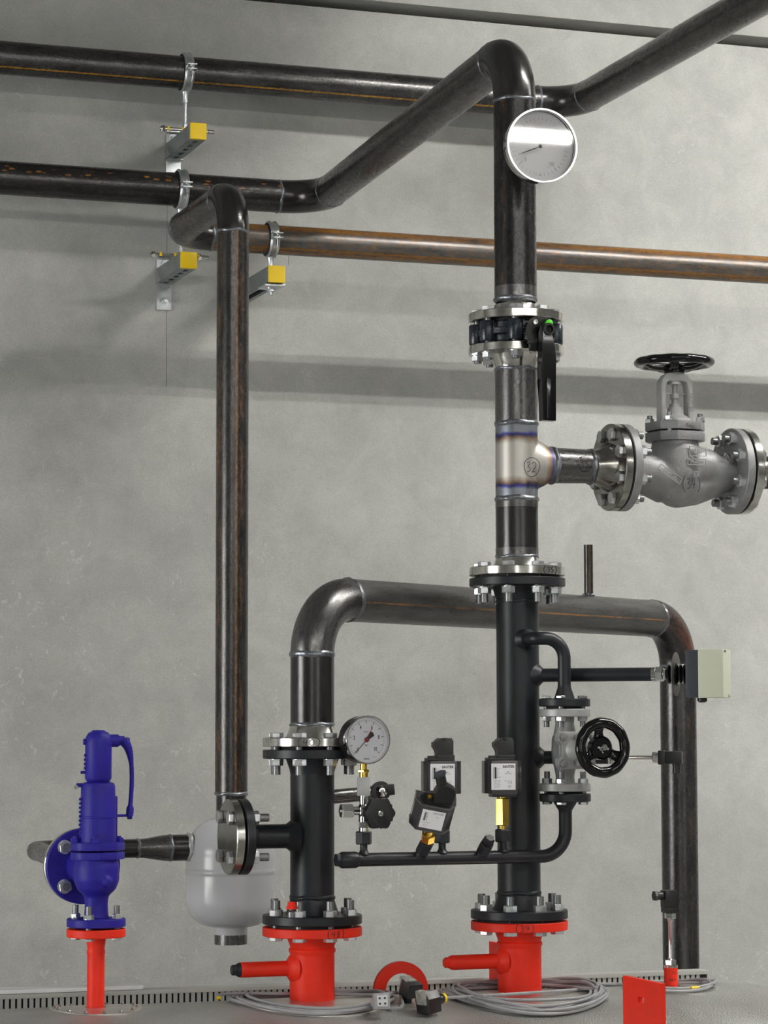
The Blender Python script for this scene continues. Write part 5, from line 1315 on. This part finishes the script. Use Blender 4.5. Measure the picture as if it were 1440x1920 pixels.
# ================================================================== blue safety valve
sv = thing('safety_valve', 'ultramarine blue safety valve with lifting lever on a red nozzle at the left', 'safety valve', (XS, Y0, at(181, 1737, Y0).z))
def zs(py): return at(181, py, Y0).z
k5 = mpp(181, 1600, Y0)
disc(sv, 'inlet_flange', (XS, Y0, (zs(1722)+zs(1737))/2), UP, 0.0575, 0.012, 0.016, MT['blue'])
bm = bmesh.new()
B = lambda py: zs(py)-zs(1640)
lathe(bm, [(0.027, B(1724)), (0.0235, B(1715)), (0.0225, B(1695)), (0.024, B(1680)), (0.038, B(1667)), (0.0445, B(1650)), (0.0445, B(1625)), (0.041, B(1612)), (0.041, B(1608))], None, 44)
tube(bm, [(0, 0, B(1632)), (0, yof-Y0-0.004, B(1630))], 0.036, UP, n=30)
lathe(bm, [(0.009, -0.044), (0.009, 0.0485)], frame((0.006, 0, B(1652)), (0.15, -1, 0)), 20)
o = part('valve_body', bm, MT['blue'], sv, M=T(XS, Y0, zs(1640))); remesh(o, 0.003, 5)
disc(sv, 'outlet_flange', (XS, yof-0.010, zS), FR, 0.075, 0.02, 0.016, MT['blue'])
bm = bmesh.new(); lathe(bm, [(0.06, -0.001), (0.06, 0.0015)], frame((XS, yof-0.0005, zS), FR), 40); part('gasket', bm, MT['rubber'], sv)
bolt_circle(sv, (XS, yof-0.0005, zS), FR, 0.055, 4, bolt_meshes(d=0.016, af=0.024, grip=0.036, out=0.006, headup=False), phase=0.5, xh=UP)
bolt_circle(sv, (XS, Y0, (zs(1722)+zs(1756))/2-0.0), UP, 0.0425, 4, bolt_meshes(d=0.012, af=0.018, grip=zs(1722)-zs(1757), head=0.006, nut=0.009, out=0.016, headup=False), phase=0.64)
for (pa, pb) in ((1611, 1597), (1594, 1579)):
    bm = bmesh.new(); prism(bm, [(-0.052, -0.014), (-0.046, -0.024), (-0.018, -0.046), (0.018, -0.046), (0.046, -0.024), (0.052, -0.014), (0.052, 0.014), (0.046, 0.024), (0.018, 0.046), (-0.018, 0.046), (-0.046, 0.024), (-0.052, 0.014)], zs(pa), zs(pb), T(XS+0.002, Y0, 0) @ RZ(radians(15)), 0.002)
    part('bonnet_flange', bm, MT['blue'], sv)
for (dx, dy) in ((-0.040, 0.012), (0.042, -0.010), (-0.022, -0.036), (0.024, 0.034)):
    bm = bmesh.new(); M = T(XS, Y0, 0) @ RZ(radians(15)) @ T(dx, dy, 0); hexa(bm, 0.018, zs(1580), zs(1571), M, 0.3); lathe(bm, [(0.006, zs(1571)), (0.006, zs(1568))], M, 14); part('bonnet_bolt', bm, MT['blue'], sv)
bm = bmesh.new(); lathe(bm, [(0.0365, zs(1582)), (0.0355, zs(1560)), (0.0350, zs(1534)), (0.0360, zs(1533)), (0.0360, zs(1530.5)), (0.0345, zs(1529.5)), (0.0335, zs(1475)), (0.0315, zs(1469)), (0.026, zs(1466.5)), (0.020, zs(1466))], T(XS+0.002, Y0, 0), 48)
bar(bm, XS+0.030, XS+0.040, Y0-0.006, Y0+0.006, zs(1578), zs(1493), 0.002)
for k in range(9): box(bm, 0.005, 0.004, 0.005, T(XS-0.0345, Y0-0.004, zs(1498+k*8)), 0.001)
part('bonnet', bm, MT['blue'], sv)
bm = bmesh.new(); lathe(bm, [(0.020, zs(1467)), (0.0235, zs(1464)), (0.0262, zs(1459)), (0.0262, zs(1392)), (0.0250, zs(1382)), (0.0200, zs(1374)), (0.0130, zs(1371)), (0.0120, zs(1369)), (0, zs(1369))], T(XS+0.002, Y0, 0), 44)
tube(bm, [(XS, Y0, zs(1389)), (XS+0.041, Y0, zs(1389))], 0.0125, UP, n=24); tube(bm, [(XS-0.028, Y0, zs(1391)), (XS, Y0, zs(1391))], 0.006, UP, n=16)
for k in range(4): box(bm, 0.004, 0.004, 0.005, T(XS-0.0258, Y0-0.004, zs(1416+k*8)), 0.001)
part('cap', bm, MT['blue'], sv)
bm = bmesh.new(); hexa(bm, 0.020, 0.038, 0.045, frame((XS, Y0, zs(1389)), RT)); tube(bm, [(XS+0.04, Y0, zs(1389)), (XS+0.064, Y0, zs(1388))], 0.0048, UP, n=14); part('lever_shaft', bm, MT['blue'], sv)
lvp = [at(231, 1388, Y0), at(240, 1402, Y0), at(246, 1430, Y0), at(247, 1470, Y0), at(244, 1515, Y0), at(243, 1529, Y0)]
bm = bmesh.new(); tube(bm, spline(lvp, 6), lambda t: 0.0105-0.0060*min(1, t*3) + (0.003 if t > 0.9 else 0), UP, n=16)
lathe(bm, [(0.0085, -0.005), (0.0085, 0.005)], frame(at(228, 1388, Y0), RT), 20); lathe(bm, [(0.0075, -0.004), (0.0075, 0.004)], frame(lvp[-1], RT), 18)
part('lifting_lever', bm, MT['blue'], sv)
bm = bmesh.new(); tube(bm, [(XS+0.036, Y0, zs(1530)), V(lvp[-1])], 0.0026, UP, n=10); part('seal_wire', bm, MT['blue'], sv)
bm = bmesh.new(); tube(bm, [(XS-0.030, Y0, zs(1472)), (XS-0.041, Y0, zs(1472))], 0.004, UP, n=12); tube(bm, [(XS-0.024, Y0, zs(1448)), (XS-0.033, Y0, zs(1448))], 0.0028, UP, n=12); part('seal_pin', bm, MT['blue'], sv)
bm = bmesh.new(); lathe(bm, [(0.004, -0.003), (0.004, 0.003)], frame((XS-0.042, Y0-0.002, zs(1476)), FR), 14); part('lead_seal', bm, MT['stud'], sv)

# ================================================================== boiler
RBo = 0.75; zcB = zN-RBo
bo = thing('boiler', 'large horizontal boiler drum clad in grey embossed sheet with red nozzles', 'boiler', (XM, Y0, zcB-RBo))
XE = at(1335, 1845, Y0+0.1).x; XB0 = -0.6
bm = bmesh.new(); prof = []
prof.append((0.0, XB0)); prof.append((RBo*0.96, XB0)); prof.append((RBo, XB0+0.05))
for k in range(8): prof.append((RBo, XB0+0.05+(XE-XB0-0.05)*(k+1)/8))
for k in range(1, 17): a = pi/2*k/16; prof.append((RBo*cos(a), XE+0.62*sin(a)))
lathe(bm, prof, frame((0, Y0, zcB), RT), 160); part('jacket', bm, MT['jacket'], bo, smooth=50)
for xs_ in (XB0+0.6, XE-0.3):
    bm = bmesh.new(); bar(bm, xs_-0.08, xs_+0.08, Y0-0.55, Y0+0.55, 0.0, zcB-0.45); part('saddle', bm, MT['anth'], bo)
def zbo(y): return zcB+sqrt(RBo**2-(y-Y0)**2)
# red nozzles
def nozzle(x, zt, Rf, rp, label, marks=None, branch=None, nb=True):
    bm = bmesh.new(); M = T(x, Y0, 0)
    t = 0.018 if Rf > 0.08 else 0.016
    lathe(bm, [(0.01, zt), (Rf-0.0015, zt), (Rf, zt-0.0015), (Rf, zt-t+0.0015), (Rf-0.0015, zt-t), (rp*1.16, zt-t), (rp*1.05, zt-t-0.014), (rp*1.00, zt-t-0.020), (rp*0.985, zt-t-0.023), (rp*1.05, zt-t-0.027), (rp*1.05, zt-t-0.031), (rp*0.995, zt-t-0.035), (rp, zt-t-0.040), (rp, zcB+RBo-0.01)], M, 64)
    o = part('nozzle', bm, MT['red'], bo, label=label)
    return o
kR = 0.0450
n39 = nozzle(XM, z39, 0.1, kR, 'thick red nozzle pipe with flange marked 39')
n38 = nozzle(XN, z38, 0.1, kR, 'thick red nozzle pipe with flange marked 48')
n25 = nozzle(XS, zs(1741), 0.0575, 0.0170, 'slender red nozzle pipe under the blue safety valve')
pen(n39, '(39)', (XM, Y0, z39-0.009), 0.1, va+0.12, 0.012, 0.009)
pen(n38, '(48)', (XN, Y0, z38-0.009), 0.1, va+0.58, 0.012, 0.009)
for nz, X_, py, xt, capm, pl in ((n39, XM, 1803, 848, 'red', 'red'), (n38, XN, 1817, 450, 'anth', 'anth')):
    zB_ = at(X_ and 900 if nz is n39 else 500, py, Y0).z; xe = at(xt, py, Y0).x
    bm = bmesh.new(); tube(bm, [(X_-0.03, Y0, zB_), (xe, Y0, zB_)], 0.0152, FR, n=30)
    lathe(bm, [(0.034, 0.036), (0.028, 0.044), (0.020, 0.050), (0.0152, 0.053)], frame((X_, Y0, zB_), V((-1, 0, 0))), 30); part('side_branch', bm, MT['red'], nz)
    bm = bmesh.new(); M = frame((xe, Y0, zB_), V((-1, 0, 0))); lathe(bm, [(0.0150, -0.002), (0.0140, 0.004), (0.0115, 0.008)], M, 24); lathe(bm, [(0.0105, 0.007), (0.0105, 0.016), (0.009, 0.018)], M, 8); part('plug', bm, MT[capm], nz)
# lugs
bm = bmesh.new()
def plate(bm, x, ya, yb, z0_, z1_, hole, th=0.010):
    if hole:
        hy, hz, a, b_ = hole
        bar(bm, x-th/2, x+th/2, ya, hy-a, z0_, z1_); bar(bm, x-th/2, x+th/2, hy+a, yb, z0_, z1_)
        bar(bm, x-th/2, x+th/2, hy-a, hy+a, z0_, hz-b_); bar(bm, x-th/2, x+th/2, hy-a, hy+a, hz+b_, z1_)
    else: bar(bm, x-th/2, x+th/2, ya, yb, z0_, z1_)
yb_ = 4.72; xl_ = at(1172, 1830, yb_).x; zt_l = at(1172, 1829, yb_).z
# near edge where the same x is seen at px 1243
ya_ = min((abs(pix((xl_, y_/1000, zt_l))[0]-1243), y_/1000) for y_ in range(4300, 4720, 2))[1]
hyc = min((abs(pix((xl_, y_/1000, zt_l))[0]-1206), y_/1000) for y_ in range(4300, 4720, 2))[1]
plate(bm, xl_, ya_, yb_, zbo(ya_)-0.02, zt_l, (hyc, at(1206, 1875, hyc).z, 0.013, 0.0055))
part('lifting_lug', bm, MT['red'], bo, label='red upright plate with a small slot at the lower right')
yb2 = Y0+0.22; x2_ = at(921, 1763, yb2).x
bm = bmesh.new(); bar(bm, x2_-0.005, x2_+0.005, yb2-0.16, yb2, zbo(yb2)-0.01, at(921, 1765, yb2).z); part('lifting_lug', bm, MT['red'], bo, label='red plate edge behind the thick right nozzle')
rc = at(751, 1856, Y0+0.03)
bm = bmesh.new(); n = 48
for i in range(n+1): pass
M = T(rc.x, Y0+0.03, rc.z) @ RX(pi/2)
outer = []; inner = []
Ro, Ri, th = 0.0575, 0.034, 0.007
A = []
for i in range(33):
    a = -0.25+(pi+0.5)*i/32
    A.append([bm.verts.new(M @ V((r__*cos(a), r__*sin(a), s_*th))) for r__ in (Ro, Ri) for s_ in (-1, 1)])
for a_, b_ in zip(A, A[1:]):
    bm.faces.new((a_[0], b_[0], b_[1], a_[1])); bm.faces.new((a_[2], a_[3], b_[3], b_[2])); bm.faces.new((a_[0], a_[2], b_[2], b_[0])); bm.faces.new((a_[1], b_[1], b_[3], a_[3]))
bm.faces.new((A[0][0], A[0][1], A[0][3], A[0][2])); bm.faces.new((A[-1][0], A[-1][2], A[-1][3], A[-1][1]))
part('lifting_ring', bm, MT['red'], bo, label='red half ring standing between the two thick nozzles')
# cover plates with rivets
def rosette(x, R, label, nr=14):
    bm = bmesh.new(); uv = None; n = 64; rows = []
    for r__ in (0.02, R*0.5, R-0.001, R):
        rows.append([bm.verts.new(V((x+r__*cos(2*pi*j/n), Y0+r__*sin(2*pi*j/n), zbo(Y0+r__*sin(2*pi*j/n))+(0.0018 if r__ < R else -0.001)))) for j in range(n)])
    for a_, b_ in zip(rows, rows[1:]):
        for j in range(n): bm.faces.new((a_[j], a_[(j+1) % n], b_[(j+1) % n], b_[j]))
    o = part('cover_plate', bm, MT['plate'], bo, label=label)
    for k in range(nr):
        a = 2*pi*k/nr+0.2; yy = Y0+(R-0.010)*sin(a); xx_ = x+(R-0.010)*cos(a)
        bm = bmesh.new(); lathe(bm, [(0.0045, 0), (0.0040, 0.002), (0.0025, 0.0035), (0, 0.004)], T(xx_, yy, zbo(yy)+0.0016), 12); part('rivet', bm, MT['chrome'], o)
rosette(XS, 0.090, 'round sheet plate around the slender red nozzle')
rosette(XN, 0.160, 'round sheet plate around the left thick nozzle')
rosette(XM, 0.160, 'round sheet plate around the right thick nozzle')
XPk = at(1258, 1853, Y0).x
rosette(XPk, 0.100, 'round sheet plate around the short red pocket')
zpk = at(1258, 1814, Y0).z
bm = bmesh.new(); lathe(bm, [(0.0145, zN-0.005), (0.0145, zpk)], T(XPk, Y0, 0), 32); pk = part('sensor_pocket', bm, MT['red'], bo, label='short red pocket tube with pen writing')
bm = bmesh.new(); 
text_mesh(bm, 'T1', 0.009, T(XPk, Y0-0.0150, (zpk+zN)/2+0.009) @ RZ(radians(-15)) @ RX(pi/2)); text_mesh(bm, '028.4', 0.0085, T(XPk-0.004, Y0-0.0152, (zpk+zN)/2-0.005) @ RZ(radians(-15)) @ RX(pi/2), sx=0.8); part('pen_marking', bm, MT['ink'], pk)

# ---- sensor in the pocket
def zk(py): return at(1258, py, Y0).z
ps = thing('temperature_probe', 'slim chrome probe with black angled plug on the short red pocket', 'sensor', (XPk, Y0, zpk))
bm = bmesh.new(); M = T(XPk, Y0, 0); lathe(bm, [(0.0145, zpk), (0.0145, zk(1809))], M, 28); hexa(bm, 0.022, zk(1809), zk(1799), M, 0.2); lathe(bm, [(0.0060, zk(1799)), (0.0045, zk(1793)), (0.0045, zk(1730)), (0.0060, zk(1726)), (0.0060, zk(1722))], M, 20); hexa(bm, 0.0215, zk(1722), zk(1711), M, 0.4); part('probe_stem', bm, MT['chrome'], ps)
bm = bmesh.new(); bar(bm, XPk-0.015, XPk+0.014, Y0-0.014, Y0+0.014, zk(1711), zk(1701), 0.0015); bar(bm, XPk-0.016, XPk+0.0135, Y0-0.014, Y0+0.014, zk(1701), zk(1669), 0.002); tube(bm, [(XPk-0.014, Y0, zk(1679)), (XPk-0.034, Y0, zk(1679))], 0.0085, UP, n=20); hexa(bm, 0.019, 0, 0.008, frame((XPk-0.030, Y0, zk(1679)), V((-1, 0, 0)))); part('angled_plug', bm, MT['black'], ps)

# ================================================================== level probe with box, flow probe (leave the main column)
ea = radians(-38); ed = V((cos(ea), sin(ea), 0))
ze = at(1015, 1266, Y0-0.03).z
lp = thing('level_probe', 'black pipe arm with finned neck carrying a cream box at the right', 'sensor', V((XM, Y0, ze)))
E0 = V((XM, Y0, ze))
def along(px):                                   # distance along the arm seen at px
    return min((abs(pix(E0+ed*(t/1000))[0]-px), t/1000) for t in range(0, 700))[1]
t1 = along(1225)
bm = bmesh.new(); tube(bm, [E0+ed*0.03, E0+ed*t1], 0.0140, UP, n=30); part('arm_pipe', bm, MT['anth'], lp)
bm = bmesh.new(); lathe(bm, [(0.028, 0.034), (0.024, 0.044), (0.0145, 0.054)], frame(E0, ed), 28); part('weld_bead', bm, MT['anth'], lp)
Me = frame(E0, ed, UP)
bm = bmesh.new(); lathe(bm, [(0.0150, t1-0.002), (0.0150, t1+0.006)], Me, 28); hexa(bm, 0.027, t1+0.005, t1+0.022, Me, 0.3, 0.002); lathe(bm, [(0.011, t1+0.02), (0.011, t1+0.032)], Me, 24); part('union_nut', bm, MT['chrome'], lp)
t2 = along(1253)
bm = bmesh.new()
pf = [(0.010, t2-0.006)]
for k in range(5): pf += [(0.013, t2+k*0.008), (0.020 if k not in (1, 2) else 0.0225, t2+0.002+k*0.008), (0.020 if k not in (1, 2) else 0.0225, t2+0.005+k*0.008), (0.013, t2+0.007+k*0.008)]
pf += [(0.013, along(1296))]
lathe(bm, pf, Me, 32); part('finned_neck', bm, MT['gloss'], lp)
bm = bmesh.new(); td = along(1267); lathe(bm, [(0.0, td), (0.0445, td), (0.0445, td+0.0012), (0, td+0.0012)], Me, 56); part('heat_shield_disc', bm, MT['disc'], lp)
tb = along(1292)
Mb = Me @ T(0, 0, tb)                             # x up, z along the arm
hb = (1310-1222)/2*mpp(1330, 1265, Y0-0.1)
bm = bmesh.new(); box(bm, hb*2*0.98, 0.076, 0.026, Mb @ T(0, 0.0, 0.013), 0.003); part('box_base', bm, MT['housedark'], lp)
bm = bmesh.new(); box(bm, hb*2, 0.078, 0.052, Mb @ T(0, 0.0, 0.026+0.026), 0.003); o = part('box_cover', bm, MT['cream'], lp)
bm = bmesh.new(); lathe(bm, [(0.010, 0), (0.010, 0.006), (0.006, 0.009)], Mb @ T(-hb, 0.0, 0.026) @ RY(-pi/2), 20); part('cable_gland', bm, MT['black'], lp)
for (u_, w_) in ((0.9, 1), (-0.9, -0.2)):
    bm = bmesh.new(); lathe(bm, [(0.003, 0), (0.003, 0.004)], Mb @ T(hb*u_, 0.030*w_, 0.078), 12); part('cover_screw', bm, MT['chrome'], lp)
bm = bmesh.new()
zf_ = at(1110, 1420, Y0-0.05).z
fd = V((0.87, -0.49, 0)).normalized(); Fo = V((XM, Y0, zf_))
def along2(px): return min((abs(pix(Fo+fd*(t/1000))[0]-px), t/1000) for t in range(0, 700))[1]
fp = thing('flow_probe', 'thin chrome rod probe with black plug passing behind the small handwheel', 'sensor', Fo)
bm = bmesh.new(); tube(bm, [Fo+fd*0.03, Fo+fd*along2(1140)], 0.0135, UP, n=26); part('arm_pipe', bm, MT['anth'], fp)
Mf = frame(Fo, fd, UP)
bm = bmesh.new(); lathe(bm, [(0.028, 0.034), (0.024, 0.044), (0.0145, 0.054)], Mf, 28); part('weld_bead', bm, MT['anth'], fp)
a0, a1, a2, a3 = along2(1141), along2(1152), along2(1222), along2(1234)
bm = bmesh.new(); lathe(bm, [(0.014, a0), (0.014, a0+0.004)], Mf, 24); hexa(bm, 0.022, a0+0.004, a1, Mf); lathe(bm, [(0.006, a1), (0.0042, a1+0.006), (0.0042, a2), (0.006, a2+0.002)], Mf, 18); hexa(bm, 0.020, a2+0.001, a3-0.004, Mf, 0.2); lathe(bm, [(0.011, a3-0.005), (0.011, a3)], Mf, 20); part('probe_stem', bm, MT['chrome'], fp)
bm = bmesh.new(); box(bm, 0.029, 0.028, along2(1248)-a3, Mf @ T(0, 0, (a3+along2(1248))/2), 0.003); box(bm, 0.026, 0.026, along2(1279)-along2(1247), Mf @ T(0, 0, (along2(1279)+along2(1247))/2), 0.002); tube(bm, [Mf @ V((-0.012, 0, along2(1268))), Mf @ V((-0.032, 0, along2(1268)))], 0.008, FR, n=18); part('angled_plug', bm, MT['black'], fp)
bm = bmesh.new(); 
Mtx = frame(E0+ed*along(1125), ed, UP)
text_mesh(bm, 'H 1140 A09 A', 0.010, Mtx @ Matrix(((0, 1, 0, 0), (0, 0, 1, 0.0143), (1, 0, 0, 0), (0, 0, 0, 1))), sx=1.0)
part('pipe_stamp', bm, MT['ink'], lp)

# ================================================================== cable duct and white strip behind the boiler crown
YD = 5.29
zD1 = at(660, 1842.5, YD).z
xD0 = at(-60, 1868, YD).x; xD1 = at(1330, 1822, YD).x
cd = thing('slotted_cable_duct', 'grey slotted plastic cable duct lying along the back of the boiler', 'cable duct', ((xD0+xD1)/2, YD, zD1))
hD, wD = max(0.030, zD1-zbo(YD)+0.001), 0.040
bm = bmesh.new(); bar(bm, xD0, xD1, YD-0.001, YD+wD, zD1-0.009, zD1, 0.0015); part('lid', bm, MT['duct'], cd)
bm = bmesh.new(); bar(bm, xD0, xD1, YD+0.012, YD+wD, zD1-hD, zD1-0.010); part('inside', bm, MT['ductdark'], cd)
bm = bmesh.new(); pitch_ = 0.0125; x = xD0; 
while x < xD1-0.03:
    bar(bm, x, x+0.0082, YD+0.001, YD+0.003, zD1-hD+0.008, zD1-0.008, 0); x += pitch_
bar(bm, xD0, xD1, YD+0.001, YD+0.003, zD1-hD, zD1-hD+0.009)
o = part('slotted_side', bm, MT['duct'], cd)
ws = thing('cover_strip', 'white flat strip lying on the cable duct at the far left', 'strip', (at(120, 1858, YD).x, YD+0.02, zD1+0.003))
bm = bmesh.new(); xw = at(268, 1857, YD+0.01).x; box(bm, xw-xD0, 0.060, 0.009, T((xD0+xw)/2, YD+0.034, zD1+0.0050), 0.003); part('strip', bm, MT['white'], ws)

# ================================================================== cables
def coil(label, pcx, Yc, rx, ry, turns, seed, lead=None, lead_out=None, r=0.0034, stack=0.010, aspect=1):
    rnd = random.Random(seed); c = at(pcx, 1870, Yc)
    pts_ = []
    if lead:
        pts_ += [V(p_) for p_ in lead]
    nseg = 20
    rr = 1.0; sx_ = 0; ph = rnd.uniform(0, 6)
    for t in range(turns*nseg+6):
        a = 2*pi*t/nseg+ph*0
        tr = t/nseg
        k = int(tr)
        wob = 0.80+0.20*((k*0.618) % 1.0)+0.02*sin(3*a+k*1.7)
        ox = 0.018*sin(k*2.1+a*0.15); oy = 0.012*cos(k*1.3+a*0.13)
        x_ = c.x+ox+rx*wob*cos(a); y_ = Yc+oy+ry*wob*sin(a)
        z_ = zbo(y_)+r+0.0018+stack*((k*0.38) % 1.0)*(0.55+0.45*sin(a*2+k))*0.9 + 0.0006*(k % 3)
        pts_.append(V((x_, y_, z_)))
    if lead_out: pts_ += [V(p_) for p_ in lead_out]
    o = thing('coiled_cable', label, 'cable', (c.x, Yc, zbo(Yc)))
    bm = bmesh.new(); tube(bm, spline(pts_, 4), r, UP, n=8); part('cable', bm, MT['pvc'], o)
    return o
def sp(px, py, Y, dz=0.0):      # point resting on the boiler at this pixel column
    q_ = at(px, py, Y); return V((q_.x, Y, zbo(Y)+0.0045+dz))
# connector positions
k1 = at(716, 1877, 4.86)
ca = coil('loose grey cable coiled around the left thick red nozzle', 590, Y0-0.01, 0.168, 0.150, 5, 3, lead=[sp(412, 1880, Y0+0.02, 0.004), sp(440, 1880, Y0+0.05, 0.01)], lead_out=[sp(735, 1890, Y0-0.14), sp(752, 1885, Y0-0.06, 0.003), sp(742, 1876, Y0-0.0, 0.004), V((k1.x+0.02, 4.95, k1.z)), V((k1.x-0.002, 4.90, k1.z+0.003))])
bm = bmesh.new(); tube(bm, [sp(406, 1880, Y0+0.02, 0.004), sp(413, 1880, Y0+0.02, 0.004)], 0.0034, UP, n=10); part('yellow_end', bm, MT['yellow'], ca)
# square grey socket with four pins
cn = thing('cable_connector', 'grey square connector with four holes at the end of the left coil', 'connector', k1)
Mk = frame(k1, (-0.12, -1, 0.16), RT)
bm = bmesh.new(); box(bm, 0.031, 0.031, 0.018, Mk @ T(0, 0, -0.006), 0.002); lathe(bm, [(0.014, -0.045), (0.013, -0.014)], Mk, 24); part('shell', bm, MT['pvc'], cn)
bm = bmesh.new(); box(bm, 0.021, 0.021, 0.004, Mk @ T(0, 0, 0.003), 0.001); part('insert', bm, MT['white_plug'], cn)
for sx in (-1, 1):
    for sy in (-1, 1):
        bm = bmesh.new(); lathe(bm, [(0.0022, 0.0045), (0.0022, 0.0056)], Mk @ T(sx*0.0052, sy*0.0052, 0), 10); part('pin_hole', bm, MT['ink'], cn)
kb = at(806, 1877, 4.88)
cb = coil('thick bundle of grey cable coiled around the right thick red nozzle', 985, Y0-0.045, 0.170, 0.165, 13, 5, lead=[V((kb.x+0.03, 4.90, kb.z+0.006)), sp(845, 1875, 4.93, 0.012)], lead_out=[sp(1100, 1870, Y0+0.12, 0.004), sp(1180, 1865, Y0+0.12), sp(1215, 1862, Y0+0.10)], stack=0.020)
cc = coil('small grey cable coil around the short red pocket at the right', 1255, Y0-0.01, 0.105, 0.085, 3, 9, lead=[sp(1125, 1870, Y0+0.15), sp(1160, 1862, Y0+0.12)])
bm = bmesh.new(); q = sp(1306, 1860, Y0-0.085, 0.004); tube(bm, [q+V((-0.012, 0, 0)), q+V((0.006, 0.002, 0))], 0.0042, UP, n=10); part('yellow_sleeve', bm, MT['yellow'], cc)
# two black plugs lying by the ring
def blackplug(c, d, label, s=1.0):
    o = thing('cable_plug', label, 'plug', c)
    M = frame(c, d, UP)
    bm = bmesh.new(); prism(bm, [(-0.017*s, -0.016*s), (0.006*s, -0.018*s), (0.018*s, -0.010*s), (0.020*s, 0.010*s), (0.008*s, 0.018*s), (-0.017*s, 0.017*s)], -0.014*s, 0.014*s, M, 0.003); lathe(bm, [(0.0095*s, 0.010), (0.0095*s, 0.030*s), (0.0075*s, 0.034*s)], M, 18); part('plug_body', bm, MT['black'], o)
    bm = bmesh.new(); box(bm, 0.024*s, 0.024*s, 0.012*s, M @ T(0.010*s, 0, -0.011*s), 0.002); part('taped_face', bm, MT['dirtytape'], o)
    return o, M
b1, Mb1 = blackplug(at(803, 1879, 4.885), (0.85, 0.35, 0.12), 'black cable plug with grimy face lying low in front of the red half ring', 1.15)
bm = bmesh.new(); ringprof(bm, 0.0075, 0.0100, 0.037, 0.044, Mb1, 20); part('yellow_sleeve', bm, MT['yellow'], b1)
b2, Mb2 = blackplug(at(768, 1853, 4.97), (-0.1, 0.3, -0.9), 'black cable plug leaning upright against the red half ring', 1.05)
